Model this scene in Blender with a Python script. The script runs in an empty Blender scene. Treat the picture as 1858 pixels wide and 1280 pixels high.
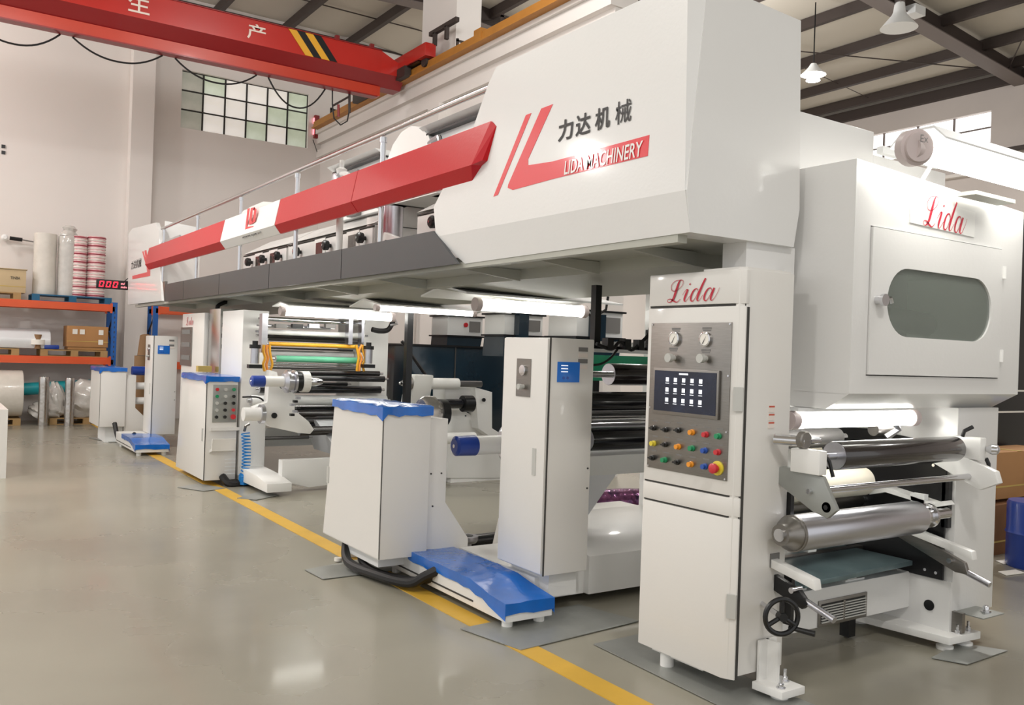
import bpy, bmesh, math, random
from mathutils import Vector, Matrix
random.seed(7)
sc = bpy.context.scene
COL = sc.collection
PI = math.pi

# ------------------------------------------------------------------ camera, light, exposure
R = ((0.828732976, 0.0287462369, 0.558905455), (-0.558609754, -0.0182042285, 0.829230817), (0.0340117081, -0.999420962, 0.000971483878))
F, EYE = 1594.304, Vector((0, 0, 1.55))
cam_d = bpy.data.cameras.new('camera'); cam = bpy.data.objects.new('camera', cam_d); COL.objects.link(cam)
cam_d.sensor_width = 36; cam_d.lens = F * 36 / 1858; cam_d.clip_start = .05; cam_d.clip_end = 200
cam.matrix_world = Matrix.Translation(EYE) @ Matrix([[r[0], -r[1], -r[2]] for r in R]).to_4x4()
sc.camera = cam
W = bpy.data.worlds.new('hall_daylight'); sc.world = W; W.use_nodes = True
W.node_tree.nodes['Background'].inputs[0].default_value = (.99, .99, .985, 1)
W.node_tree.nodes['Background'].inputs[1].default_value = 1.0
sc.view_settings.view_transform = 'Standard'; sc.view_settings.look = 'None'
sc.view_settings.exposure = -0.11; sc.view_settings.gamma = 1; sc.view_settings.use_curve_mapping = False
def area(name, loc, size, power, target=None, color=(1, .97, .93), sy=None):
    l = bpy.data.lights.new(name, 'AREA'); l.energy = power; l.size = size; l.color = color
    if sy: l.shape = 'RECTANGLE'; l.size_y = sy
    else: l.shape = 'DISK'
    o = bpy.data.objects.new(name, l); o.location = loc; COL.objects.link(o)
    d = Vector(target if target else (loc[0], loc[1], 0)) - Vector(loc)
    o.rotation_euler = d.to_track_quat('-Z', 'Y').to_euler()
    return o
def bay(loc, power, r=.3):
    l = bpy.data.lights.new('unseen_point_light', 'POINT'); l.energy = power; l.shadow_soft_size = r; l.color = (1, .985, .965)
    o = bpy.data.objects.new('unseen_point_light', l); o.location = loc; COL.objects.link(o)
bay((-6.5, 15.3, 6.0), 420); bay((-2.2, 15.6, 6.6), 300); bay((-1.5, 8.0, 7.0), 260); bay((4.6, 8.5, 7.3), 260, .4); bay((5.9, 3.4, 6.8), 160)  # first two placed from glare; the rest are unseen fill added to brighten
bay((11.5, 1.0, 6.8), 160); bay((11, 11, 6.6), 240)  # unseen fill added for the neighbouring bay
area('high_bay_light', (-4.5, 1.5, 6.6), .9, 200)
area('high_bay_light', (-4.0, 7.5, 6.6), .9, 260)
area('high_bay_light', (1.0, -1.5, 6.6), .9, 200)
area('high_bay_light', (1.0, 10.5, 6.6), .9, 200)
area('high_bay_light', (12.5, 4.5, 6.6), .9, 420)
area('high_bay_light', (12.0, 14, 6.6), .9, 420)

def at(u, v, ax, val):
    """point of the surveyed hall seen at photo position u,v on the plane ax=val"""
    c = Vector((u - 929, v - 640, F)); d = Vector([Vector(r).dot(c) for r in R]); i = 'xyz'.index(ax)
    p = EYE + d * ((val - EYE[i]) / d[i]); p[i] = val
    return p

# ------------------------------------------------------------------ materials
def s2l(c):
    return tuple(((x / 255) / 12.92 if x / 255 <= .04045 else ((x / 255 + .055) / 1.055) ** 2.4) for x in c)
def mat(name, rgb, rough=.4, metal=0, coat=0, emit=0, noise=0, nscale=8, bump=0, bscale=60, rvar=0, alpha=1, trans=0, rgb2=None, stretch=None, spec=.5):
    m = bpy.data.materials.new(name); m.use_nodes = True; nt = m.node_tree; b = nt.nodes['Principled BSDF']
    c = s2l(rgb) + (1,)
    b.inputs['Base Color'].default_value = c; b.inputs['Roughness'].default_value = rough
    b.inputs['Metallic'].default_value = metal; b.inputs['Coat Weight'].default_value = coat; b.inputs['Coat Roughness'].default_value = .08
    b.inputs['Specular IOR Level'].default_value = spec
    if emit: b.inputs['Emission Color'].default_value = c; b.inputs['Emission Strength'].default_value = emit
    if trans: b.inputs['Transmission Weight'].default_value = trans
    if alpha < 1: b.inputs['Alpha'].default_value = alpha
    if noise or bump or rvar:
        tc = nt.nodes.new('ShaderNodeTexCoord'); mp = nt.nodes.new('ShaderNodeMapping'); nt.links.new(tc.outputs['Object'], mp.inputs[0])
        if stretch: mp.inputs['Scale'].default_value = stretch
    if noise or rvar:
        n = nt.nodes.new('ShaderNodeTexNoise'); n.inputs['Scale'].default_value = nscale; n.inputs['Detail'].default_value = 6
        nt.links.new(mp.outputs[0], n.inputs['Vector'])
    if noise:
        r = nt.nodes.new('ShaderNodeValToRGB'); r.color_ramp.elements[0].position = .25; r.color_ramp.elements[1].position = .75
        c2 = s2l(rgb2) + (1,) if rgb2 else tuple(x * (1 - noise) for x in c[:3]) + (1,)
        r.color_ramp.elements[0].color = c2; r.color_ramp.elements[1].color = c
        nt.links.new(n.outputs['Fac'], r.inputs[0]); nt.links.new(r.outputs[0], b.inputs['Base Color'])
        if emit: nt.links.new(r.outputs[0], b.inputs['Emission Color'])
    if rvar:
        mr = nt.nodes.new('ShaderNodeMapRange'); mr.inputs['From Min'].default_value = .2; mr.inputs['From Max'].default_value = .8
        mr.inputs['To Min'].default_value = rough - rvar; mr.inputs['To Max'].default_value = rough + rvar
        nt.links.new(n.outputs['Fac'], mr.inputs[0]); nt.links.new(mr.outputs[0], b.inputs['Roughness'])
    if bump:
        n2 = nt.nodes.new('ShaderNodeTexNoise'); n2.inputs['Scale'].default_value = bscale; n2.inputs['Detail'].default_value = 3
        nt.links.new(mp.outputs[0], n2.inputs['Vector'])
        bp = nt.nodes.new('ShaderNodeBump'); bp.inputs['Strength'].default_value = bump; bp.inputs['Distance'].default_value = .01
        nt.links.new(n2.outputs['Fac'], bp.inputs['Height']); nt.links.new(bp.outputs[0], b.inputs['Normal'])
    return m
WH = mat('white_enamel', (228, 227, 225), .32, coat=.35, bump=.06, bscale=45)
WH2 = mat('white_cast_enamel', (236, 235, 232), .38, coat=.2)
CREAM = mat('cabinet_enamel', (226, 223, 218), .38, coat=.25, bump=.04, bscale=60)
SOF = mat('underside_shade_grey', (176, 176, 166), .45)  # grey puts the shade under the walkway into the colour
SILL = mat('plaster', (234, 228, 223), .85, noise=.05, nscale=.6)
RED = mat('red_enamel', (192, 6, 24), .32, coat=.12, bump=.05, bscale=45, spec=.35)
LOGOR = mat('red_lettering', (226, 52, 60), .35, coat=.3)
SCRIPTR = mat('script_red', (190, 20, 50), .5)
BLK = mat('black_paint', (16, 16, 18), .35)
INK = mat('black_lettering', (30, 28, 28), .5)
DARKP = mat('charcoal_enamel', (50, 54, 58), .36, coat=.15, noise=.12, nscale=2)
SEAM = mat('dark_joint', (60, 58, 55), .7)
STEEL = mat('brushed_stainless', (150, 146, 141), .36, 1, noise=.15, nscale=14, stretch=(1, 1, 14), bump=.03, bscale=90)
CHROME = mat('chrome', (215, 215, 218), .12, 1)
ALU = mat('satin_aluminium', (205, 205, 212), .28, 1, noise=.08, nscale=3, stretch=(1, 12, 12))
MIRR = mat('polished_stainless', (214, 214, 212), .2, 1)
ROLLK = mat('dark_roller', (38, 32, 32), .2, coat=.7)
ROLLB = mat('black_roller', (12, 12, 20), .22, coat=.6)
ROLLG = mat('grey_roller', (120, 118, 118), .3, .6)
ROLLC = mat('cream_roller', (236, 229, 212), .45)
GREEN = mat('green_roller', (110, 196, 158), .45)
YEL = mat('yellow_paint', (232, 170, 40), .45)
ORG = mat('orange_film', (236, 150, 60), .5)
FILM = mat('blue_film', (0, 112, 214), .2, coat=.5, bump=.6, bscale=9, noise=.35, nscale=5)
NAVY = mat('blue_plastic', (24, 60, 150), .35, coat=.3)
HMI = mat('blue_screen', (28, 96, 175), .3, emit=.25)
SCR = mat('touch_screen', (34, 40, 60), .2, emit=.35, noise=.5, nscale=7, rgb2=(18, 20, 32))
ICON = mat('icon_white', (235, 238, 245), .4, emit=.8)
TUBE = mat('lit_tube', (255, 253, 246), .4, emit=12)
TUBE2 = mat('lit_tube_cover', (255, 254, 250), .4, emit=5)
LEDR = mat('led_red', (255, 40, 60), .4, emit=2.5)
LEDP = mat('led_pink', (255, 150, 160), .4, emit=1.5)
SHADE = mat('lamp_reflector', (235, 236, 235), .5)
GLASS = mat('tinted_glass', (150, 158, 150), .05, alpha=.38)
PANE = mat('dirty_window_pane', (214, 222, 208), .35, emit=.55, noise=.4, nscale=1.1, rgb2=(150, 160, 128))
PANES = [PANE, mat('window_pane_pale', (226, 222, 216), .35, emit=.7, noise=.2, nscale=1.3, rgb2=(196, 190, 180)), mat('window_pane_grey', (186, 182, 170), .35, emit=.4, noise=.3, nscale=1.5, rgb2=(130, 134, 120))]
PANEB = mat('bright_window_pane', (255, 255, 255), .4, emit=1.6)
MULL = mat('window_bar', (40, 38, 34), .6)
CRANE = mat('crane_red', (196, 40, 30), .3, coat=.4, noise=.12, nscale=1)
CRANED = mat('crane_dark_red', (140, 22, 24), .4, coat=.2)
CRANEO = mat('crane_orange_red', (202, 60, 34), .35, coat=.3, noise=.15, nscale=1.5)
CRWHITE = mat('crane_lettering', (240, 222, 210), .5)
RAILY = mat('crane_rail_ochre', (190, 128, 52), .55, noise=.2, nscale=3)
ROOF = mat('roof_lining', (204, 197, 185), .8, noise=.06, nscale=.5)
IRON = mat('brown_primer_steel', (62, 52, 48), .6)
IRONL = mat('grey_primer_steel', (120, 110, 106), .6)
RACKO = mat('rack_orange', (222, 92, 48), .42, noise=.1, nscale=3)
RACKB = mat('rack_blue', (28, 92, 170), .45)
PALB = mat('blue_pallet', (18, 92, 130), .5)
WOOD = mat('pallet_wood', (178, 144, 96), .8, noise=.3, nscale=6)
CARD = mat('cardboard', (180, 132, 84), .8, noise=.1, nscale=3)
CRATE = mat('pale_carton', (205, 182, 144), .8, noise=.1, nscale=3)
LABELW = mat('paper_label', (236, 232, 224), .7)
WRAP = mat('stretch_wrap', (226, 220, 210), .22, coat=.4, bump=.5, bscale=14, noise=.15, nscale=5)
WRAPF = mat('clear_plastic_wrap', (214, 210, 204), .15, coat=.5, bump=.8, bscale=10, noise=.25, nscale=6)
FOIL = mat('silver_foil_roll', (196, 192, 188), .2, .9, bump=.5, bscale=12)
TEAL = mat('teal_core', (24, 150, 160), .4)
REDCAN = mat('patterned_film_red', (205, 120, 128), .35, noise=.5, nscale=30, rgb2=(238, 225, 222), stretch=(.5, .5, 3))
TUBC = mat('kraft_tube', (138, 106, 74), .8)
BOXK = mat('dark_blue_housing', (22, 44, 58), .25, coat=.5, noise=.2, nscale=2)
GREENP = mat('reflected_green', (20, 140, 100), .3, coat=.3)
PURP = mat('metallised_film', (150, 90, 130), .2, .7, bump=.9, bscale=14, noise=.6, nscale=18, rgb2=(50, 40, 70))
GALV = mat('galvanised_plate', (168, 170, 166), .42, .55, noise=.18, nscale=5)
TRAYM = mat('tray_steel', (128, 150, 154), .28, .5, noise=.35, nscale=4, rgb2=(92, 112, 118))
HOSE = mat('black_hose', (22, 21, 22), .5)
COIL = mat('blue_air_hose', (20, 130, 205), .35)
PAINTY = mat('yellow_floor_paint', (214, 170, 62), .5, noise=.15, nscale=5)
FLOOR = mat('sealed_concrete', (158, 154, 139), .28, noise=.2, nscale=.55, rvar=.08, bump=.015, bscale=3, rgb2=(130, 125, 112), coat=.15)
BT = {k: mat('button_' + k, c, .3, coat=.4) for k, c in dict(black=(20, 20, 20), yellow=(225, 205, 60), orange=(235, 150, 30), green=(20, 140, 90), blue=(30, 80, 170), red=(200, 40, 50), pale=(190, 190, 185)).items()}
WARN = mat('warning_sticker_head', (196, 90, 70), .6)
STK = mat('sticker', (226, 216, 208), .6)
STKG = mat('sticker_grey', (120, 118, 116), .6)
WEB = mat('translucent_film', (232, 234, 238), .3, coat=.2)
LAMPG = mat('lamp_end_cap', (196, 182, 180), .45)
TAPE = mat('masking_tape', (196, 168, 90), .6)

# ------------------------------------------------------------------ geometry helpers
class MB:
    def __init__(s): s.v = []; s.f = []
    def add(s, vs, fs):
        n = len(s.v); s.v += [tuple(p) for p in vs]; s.f += [tuple(i + n for i in f) for f in fs]; return s
    def box(s, x0, x1, y0, y1, z0, z1):
        vs = [(x, y, z) for x in (x0, x1) for y in (y0, y1) for z in (z0, z1)]
        return s.add(vs, [(0, 1, 3, 2), (4, 6, 7, 5), (0, 4, 5, 1), (2, 3, 7, 6), (0, 2, 6, 4), (1, 5, 7, 3)])
    def prism(s, ax, poly, a, b):
        i = 'xyz'.index(ax)
        def mk(p, t): q = list(p); q.insert(i, t); return tuple(q)
        n = len(poly)
        return s.add([mk(p, a) for p in poly] + [mk(p, b) for p in poly], [tuple(range(n - 1, -1, -1)), tuple(range(n, 2 * n))] + [(k, (k + 1) % n, n + (k + 1) % n, n + k) for k in range(n)])
    def hull8(s, bot, top):
        n = len(bot)
        return s.add(list(bot) + list(top), [tuple(range(n - 1, -1, -1)), tuple(range(n, 2 * n))] + [(k, (k + 1) % n, n + (k + 1) % n, n + k) for k in range(n)])
    def lathe(s, p, d, prof, seg=24):
        p = Vector(p); d = Vector(d).normalized(); a = Vector((0, 0, 1)) if abs(d.z) < .9 else Vector((1, 0, 0))
        u = d.cross(a).normalized(); w = d.cross(u); vs = []; fs = []
        for t, r in prof:
            for k in range(seg):
                th = 2 * PI * k / seg; vs.append(p + d * t + (u * math.cos(th) + w * math.sin(th)) * max(r, .0005))
        for i in range(len(prof) - 1):
            for k in range(seg):
                k2 = (k + 1) % seg; fs.append((i * seg + k, i * seg + k2, (i + 1) * seg + k2, (i + 1) * seg + k))
        fs.append(tuple(range(seg - 1, -1, -1))); fs.append(tuple(range((len(prof) - 1) * seg, len(prof) * seg)))
        return s.add(vs, fs)
    def cyl(s, p, q, r, r2=None, seg=24):
        p = Vector(p); q = Vector(q); return s.lathe(p, q - p, [(0, r), ((q - p).length, r if r2 is None else r2)], seg)
    def tube(s, pts, r, seg=8):
        pts = [Vector(p) for p in pts]; vs = []; fs = []; u = None
        for i, p in enumerate(pts):
            d = (pts[min(i + 1, len(pts) - 1)] - pts[max(i - 1, 0)]).normalized()
            if u is None:
                a = Vector((0, 0, 1)) if abs(d.z) < .9 else Vector((1, 0, 0)); u = d.cross(a).normalized()
            else: u = (u - d * u.dot(d)).normalized()
            w = d.cross(u)
            for k in range(seg):
                th = 2 * PI * k / seg; vs.append(p + (u * math.cos(th) + w * math.sin(th)) * r)
        for i in range(len(pts) - 1):
            for k in range(seg):
                k2 = (k + 1) % seg; fs.append((i * seg + k, i * seg + k2, (i + 1) * seg + k2, (i + 1) * seg + k))
        fs.append(tuple(range(seg - 1, -1, -1))); fs.append(tuple(range((len(pts) - 1) * seg, len(pts) * seg)))
        return s.add(vs, fs)
    def torus(s, c, d, Rr, r, seg=32, s2=8):
        c = Vector(c); d = Vector(d).normalized(); a = Vector((0, 0, 1)) if abs(d.z) < .9 else Vector((1, 0, 0)); u = d.cross(a).normalized(); w = d.cross(u); vs = []; fs = []
        for i in range(seg):
            th = 2 * PI * i / seg; e = u * math.cos(th) + w * math.sin(th)
            for k in range(s2):
                ph = 2 * PI * k / s2; vs.append(c + e * (Rr + r * math.cos(ph)) + d * (r * math.sin(ph)))
        for i in range(seg):
            for k in range(s2):
                fs.append((i * s2 + k, i * s2 + (k + 1) % s2, ((i + 1) % seg) * s2 + (k + 1) % s2, ((i + 1) % seg) * s2 + k))
        return s.add(vs, fs)
    def build(s, name, m, parent=None, bevel=0, label=None, kind=None, seg=2):
        c = Vector([(min(v[i] for v in s.v) + max(v[i] for v in s.v)) / 2 for i in range(3)])
        if parent is None: c.z = min(v[2] for v in s.v)
        me = bpy.data.meshes.new(name); me.from_pydata([tuple(Vector(v) - c) for v in s.v], [], s.f)
        bm = bmesh.new(); bm.from_mesh(me); bmesh.ops.recalc_face_normals(bm, faces=bm.faces)
        if bevel:
            es = [e for e in bm.edges if len(e.link_faces) == 2 and e.calc_face_angle(0) > .6]
            bmesh.ops.bevel(bm, geom=es, offset=bevel, segments=seg, affect='EDGES', profile=.6, clamp_overlap=True)
        bm.to_mesh(me); bm.free()
        me.materials.append(m); me.shade_smooth(); me.set_sharp_from_angle(angle=.6)
        o = bpy.data.objects.new(name, me); COL.objects.link(o)
        o['wl'] = tuple(c)
        if parent: o.parent = parent; o.location = c - Vector(parent['wl'])
        else: o.location = c
        if label: o['label'] = label
        if kind: o['kind'] = kind
        return o
def B(*a): return MB().box(*a)
def CY(*a, **k): return MB().cyl(*a, **k)
def tag(o, label, cat, group=None):
    o['label'] = label; o['category'] = cat
    if group: o['group'] = group
    return o
def thing(name, label, cat, loc, group=None):
    o = bpy.data.objects.new(name, None); COL.objects.link(o); o.location = loc; o['wl'] = tuple(loc); o.empty_display_size = .1
    return tag(o, label, cat, group)
def copy_tree(o, parent=None):
    c = o.copy(); COL.objects.link(c); c.parent = parent
    for ch in list(o.children): copy_tree(ch, c)
    return c
def clone(o, loc, label, group=None):
    c = copy_tree(o); c.location = loc; c['wl'] = tuple(loc); c['label'] = label
    if group: c['group'] = group
    return c
def text_mb(body, org, U, V, width, height, off=0.0, shear=0, keep=False):
    cu = bpy.data.curves.new('t', 'FONT'); cu.body = body; cu.offset = off; cu.shear = shear; cu.resolution_u = 3
    ob = bpy.data.objects.new('t', cu); COL.objects.link(ob); dg = bpy.context.evaluated_depsgraph_get()
    me = bpy.data.meshes.new_from_object(ob.evaluated_get(dg)); bpy.data.objects.remove(ob)
    m = MB()
    if len(me.vertices):
        xs = [v.co.x for v in me.vertices]; ys = [v.co.y for v in me.vertices]; x0, y0 = min(xs), min(ys); sx = width / (max(xs) - x0); sy = height / (max(ys) - y0)
        org = Vector(org); U = Vector(U); V = Vector(V)
        m.add([org + U * ((v.co.x - x0) * sx) + V * ((v.co.y - y0) * sy) for v in me.vertices], [tuple(p.vertices) for p in me.polygons])
    else: m.box(org[0], org[0] + .001, org[1], org[1] + .001, org[2], org[2] + .001)
    bpy.data.meshes.remove(me)
    return m
def spl(P, n=8):
    out = []
    for i in range(len(P) - 1):
        a = P[max(i - 1, 0)]; b = P[i]; c = P[i + 1]; d = P[min(i + 2, len(P) - 1)]
        for k in range(n):
            t = k / n; out.append(tuple(.5 * ((2 * b[j]) + (-a[j] + c[j]) * t + (2 * a[j] - 5 * b[j] + 4 * c[j] - d[j]) * t * t + (-a[j] + 3 * b[j] - 3 * c[j] + d[j]) * t ** 3) for j in range(len(b))))
    out.append(tuple(P[-1])); return out
def lida_mb(org, U, V, width, height):
    S = [[(.86, .82, .012), (.84, .97, .014), (.7, 1.01, .02), (.6, .86, .05), (.5, .5, .065), (.38, .14, .055), (.2, -.02, .016), (.06, .02, .014), (.08, .12, .014), (.24, .13, .02), (.44, .03, .035), (.62, -.02, .02), (.8, .12, .01)],
         [(.7, 1.01, .012), (.4, .98, .012), (.2, .78, .014), (.26, .54, .014), (.5, .52, .012), (.74, .66, .012), (.86, .82, .012)],
         [(.9, .3, .01), (1.04, .5, .012), (1.14, .56, .02)], [(1.18, .56, .04), (1.1, .34, .055), (1.03, .12, .05), (1.06, 0, .02), (1.16, .04, .012), (1.32, .24, .01)],
         [(1.24, .76, .035), (1.27, .79, .04), (1.3, .8, .03)],
         [(1.76, .44, .012), (1.68, .56, .02), (1.52, .5, .035), (1.4, .26, .05), (1.4, .05, .035), (1.52, 0, .02), (1.66, .18, .012), (1.78, .44, .012)],
         [(2.1, 1.02, .045), (1.96, .72, .055), (1.82, .36, .058), (1.75, .1, .045), (1.8, 0, .02), (1.9, .05, .012), (2.04, .26, .01)],
         [(2.5, .44, .012), (2.42, .56, .02), (2.26, .5, .035), (2.14, .26, .05), (2.14, .05, .035), (2.26, 0, .02), (2.4, .18, .012), (2.52, .44, .012)],
         [(2.62, .56, .045), (2.54, .34, .055), (2.48, .1, .045), (2.53, 0, .02), (2.64, .05, .012), (2.8, .3, .01), (2.9, .56, .008)]]
    m = MB(); org = Vector(org); U = Vector(U); V = Vector(V)
    for st in S:
        q = spl(st, 5); vs = []; fs = []
        for i, (x, y, w) in enumerate(q):
            a = q[max(i - 1, 0)]; b = q[min(i + 1, len(q) - 1)]; dx, dy = b[0] - a[0], b[1] - a[1]; l = math.hypot(dx, dy) or 1
            for sg in (1, -1): vs.append(org + U * ((x - sg * dy / l * w) * width / 2.9) + V * ((y + sg * dx / l * w) * height))
        for i in range(len(q) - 1): fs.append((2 * i, 2 * i + 1, 2 * i + 3, 2 * i + 2))
        m.add(vs, fs)
    return m
def flat(pts): return MB().add(pts, [tuple(range(len(pts)))])
def sheet(ax, pts, th):
    """solid sheet from surveyed 3D points that share coordinate ax"""
    i = 'xyz'.index(ax); a = pts[0][i]; return MB().prism(ax, [tuple(c for k, c in enumerate(p) if k != i) for p in pts], a, a + th)

# ------------------------------------------------------------------ setting
XW, YF, XE = 7.2, 18.5, 18.0
def rz(x): return 8.45 if x < 8 else 8.5 - (x - 8) * .088
o = MB().box(-12, 30, -10, YF + .3, -.3, 0).build('floor', FLOOR, kind='structure'); fl = o
def fpart(name, m, mt, z=None):
    return m.build(name, mt, fl)
fpart('yellow_line', B(2.62, 2.76, 1.5, 17.5, 0, .004), PAINTY)
# far wall with its window opening
wx0, wx1, wz0, wz1 = 4.23, 6.9, 5.88, 7.05
o = MB(); o.box(-12, wx0, YF, YF + .3, 0, 8.9); o.box(wx1, XE + .3, YF, YF + .3, 0, 8.9); o.box(wx0, wx1, YF, YF + .3, 0, wz0); o.box(wx0, wx1, YF, YF + .3, wz1, 8.9)
wf = o.build('wall_far', SILL, kind='structure')
B(3.26, 3.67, YF - .28, YF, 0, 8.3).build('pilaster', SILL, wf)
B(-.6, -.2, YF - .28, YF, 0, 8.3).build('pilaster', SILL, wf)
B(4.0, 7.1, YF - .12, YF, wz1 + .22, wz1 + .3).build('window_lintel', SILL, wf)
MB().box(-12, 18, YF - .03, YF, 8.38, 8.42).build('eave_strip', IRON, wf)
w1 = thing('window_1', 'x', 'x', (wx0, YF, wz0)); del w1['label']; del w1['category']; w1['kind'] = 'structure'
nx, nz = 6, 3
for i in range(nx):
    for k in range(nz):
        a = wx0 + (wx1 - wx0) * i / nx; b = wx0 + (wx1 - wx0) * (i + 1) / nx; c = wz0 + (wz1 - wz0) * k / nz; d = wz0 + (wz1 - wz0) * (k + 1) / nz
        B(a + .012, b - .012, YF + .1, YF + .11, c + .01, d - .01).build('pane', PANES[2 if i == 0 else (0 if (i * 3 + k) % 4 == 1 or i == 5 else 1)], w1)
for i in range(nx + 1):
    x = wx0 + (wx1 - wx0) * i / nx; B(x - .016, x + .016, YF + .08, YF + .12, wz0, wz1).build('glazing_bar', MULL, w1)
for k in range(nz + 1):
    z = wz0 + (wz1 - wz0) * k / nz; B(wx0, wx1, YF + .075, YF + .115, z - .013, z + .013).build('glazing_bar', MULL, w1)
# side wall that carries the crane rail
o = MB(); o.box(XW, XW + .3, 8.6, YF, 0, 6.22); wr = o.build('wall_right', SILL, kind='structure')
B(XW - .1, XW + .35, 8.57, YF, 6.0, 6.2).build('ledge', SILL, wr)
B(XW - .16, XW + .4, 8.55, YF, 6.2, 6.34).build('ledge', SILL, wr)
B(XW - .05, XW + .31, 8.58, YF, 6.34, 6.46).build('parapet', SILL, wr)
B(XW - .09, XW + .01, 8.58, YF, 5.7, 5.86).build('ledge', SILL, wr)
for y in (12.7,):
    B(XW + .02, XW + .5, y, y + 1.2 if y > 12 else y + .6, 6.47, 8.4).build('pier', SILL, wr)
B(XW - .14, XW + .01, 12.9, 13.3, 0, 5.7).build('pier', SILL, wr); truck = MB().box(6.80, 6.92, 13.7, 15.9, 6.28, 6.46)
# crane runway rail on that wall
rail = thing('crane_rail', 'ochre crane runway rail bolted along the ledge of the right wall', 'rail', (XW - .2, 13.5, 6.3))
B(XW - .26, XW - .16, 8.7, 18.3, 6.30, 6.42).build('rail_bar', RAILY, rail)
B(XW - .3, XW - .1, 8.7, 18.3, 6.27, 6.30).build('rail_flange', RAILY, rail)
for y in (9.6, 10.9, 12.2, 13.5, 14.8, 16.1, 17.4):
    MB().box(XW - .24, XW - .2, y, y + .03, 6.42, 6.55).box(XW - .24, XW - .1, y, y + .03, 6.5, 6.53).build('rail_clip', IRON, rail)
for y in (11.4, 15.0):
    B(XW - .29, XW - .13, y, y + .2, 6.28, 6.48).build('rail_joint', RAILY, rail)
# far side wall of the neighbouring bay
o = MB(); a0, a1, b0, b1 = 9.5, 13.6, 6.2, 6.85
o.box(XE, XE + .3, -10, a0, 0, 7.5); o.box(XE, XE + .3, a1, YF, 0, 7.5); o.box(XE, XE + .3, a0, a1, 0, b0); o.box(XE, XE + .3, a0, a1, b1, 7.5)
wb = o.build('wall_back', mat('grey_plaster', (208, 199, 194), .85, noise=.1, nscale=.7), kind='structure')
B(XE - .15, XE, -10, YF, 5.55, 5.62).build('ledge', SILL, wb)
B(XE - .2, XE - .12, -10, 9.8, 5.9, 5.98).build('conduit', IRON, wb)
w2 = thing('window_2', 'x', 'x', (XE, a0, b0)); del w2['label']; del w2['category']; w2['kind'] = 'structure'
for i in range(5):
    y = a0 + .82 * i
    for k in range(2):
        B(XE + .1, XE + .11, y + .015, y + .805, b0 + .325 * k + .01, b0 + .325 * (k + 1) - .01).build('pane', PANEB, w2)
    B(XE + .07, XE + .12, y - .02, y + .02, b0, b1).build('glazing_bar', IRONL, w2)
B(XE + .07, XE + .12, a0, a1, b0 + .31, b0 + .34).build('glazing_bar', IRONL, w2)
# roof
o = MB(); P = [(-12, 8.45), (8, 8.5), (XE + .6, 7.57), (XE + .6, 7.8), (8, 8.75), (-12, 8.7)]
ce = o.prism('y', P, -10, YF + .3).build('ceiling', ROOF, kind='structure')
for x in (1.9, 3.35, 4.8, 6.25, 7.7, 9.2, 10.65, 12.1, 13.55, 15.0, 16.4, 17.5):
    z = rz(x); B(x, x + .1, -8, YF, z - .2, z - .01).build('purlin', IRON, ce)
for y in (2.9, 8.9, 14.9):
    m = MB(); m.prism('y', [(2 if y < 14 else 6.2, 8.02), (8, 8.1), (XE, 7.25), (XE, 7.55), (8, 8.5), (2 if y < 14 else 6.2, 8.45)], y - .03, y + .03); m.build('rafter_web', IRON, ce)
    m = MB(); m.prism('y', [(2 if y < 14 else 6.2, 8.0), (8, 8.08), (XE, 7.23), (XE, 7.25), (8, 8.1), (2 if y < 14 else 6.2, 8.02)], y - .16, y + .16); m.build('rafter_flange', IRONL, ce)
for a, b in (((17.4, 8.9), (9, 14.9)), ((9, 8.9), (17.4, 14.9)), ((9, 2.9), (17.4, 8.9)), ((17.4, 2.9), (9, 8.9))):
    MB().tube([(a[0], a[1], rz(a[0]) - .3), (b[0], b[1], rz(b[0]) - .3)], .012, 6).build('tie_rod', IRON, ce)
for y in (6, 12):
    MB().tube([(x, y, rz(x) - .1) for x in (8, 17.6)], .008, 5).build('sag_rod', IRON, ce)
B(-2, 18, YF - 1.6, YF - 1.58, 8.42, 8.44).build('roof_joint', IRON, ce); 
B(XE - .12, XE, -8, YF, 7.28, 7.5).build('eave_beam', IRON, ce)
# white roof light strip
B(10.2, 10.5, 2, 14, 8.02, 8.08).build('cable_tray', SHADE, ce)

# ------------------------------------------------------------------ gantry crane
cr = thing('bridge_crane', 'red overhead bridge crane with white characters and hazard stripes under the roof', 'crane', (4, 14.2, 5.97))
m = MB().prism('x', [(14.0, 6.72), (14.0, 6.34), (14.6, 6.34), (14.6, 6.72)], -9, 6.45)
m.prism('x', [(14.0, 6.72), (14.0, 6.34), (14.6, 6.34), (14.6, 6.72)], 6.45, 6.5); m.build('girder_web', CRANE, cr)
m = MB().hull8([(6.5, 14.0, 6.34), (6.5, 14.6, 6.34), (7.0, 14.6, 6.34), (7.0, 14.0, 6.34)], [(6.5, 14.0, 6.72), (6.5, 14.6, 6.72), (7.0, 14.6, 6.5), (7.0, 14.0, 6.5)]); m.build('girder_end', CRANE, cr)
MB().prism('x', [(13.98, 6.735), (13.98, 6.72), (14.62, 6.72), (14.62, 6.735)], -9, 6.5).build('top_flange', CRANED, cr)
MB().prism('x', [(14.0, 6.34), (14.16, 6.14), (14.44, 6.14), (14.6, 6.34)], -9, 6.95).build('girder_underside', CRANED, cr)  # darker red paints in the shade on the downward slopes
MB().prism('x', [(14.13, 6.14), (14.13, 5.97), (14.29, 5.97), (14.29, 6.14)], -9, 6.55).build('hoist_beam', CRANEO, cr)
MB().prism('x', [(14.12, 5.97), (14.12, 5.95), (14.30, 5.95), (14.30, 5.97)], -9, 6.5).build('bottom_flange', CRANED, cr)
MB().box(6.82, 7.02, 13.0, 16.0, 6.46, 6.68).build('end_carriage', CRANE, cr, .01)
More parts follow.
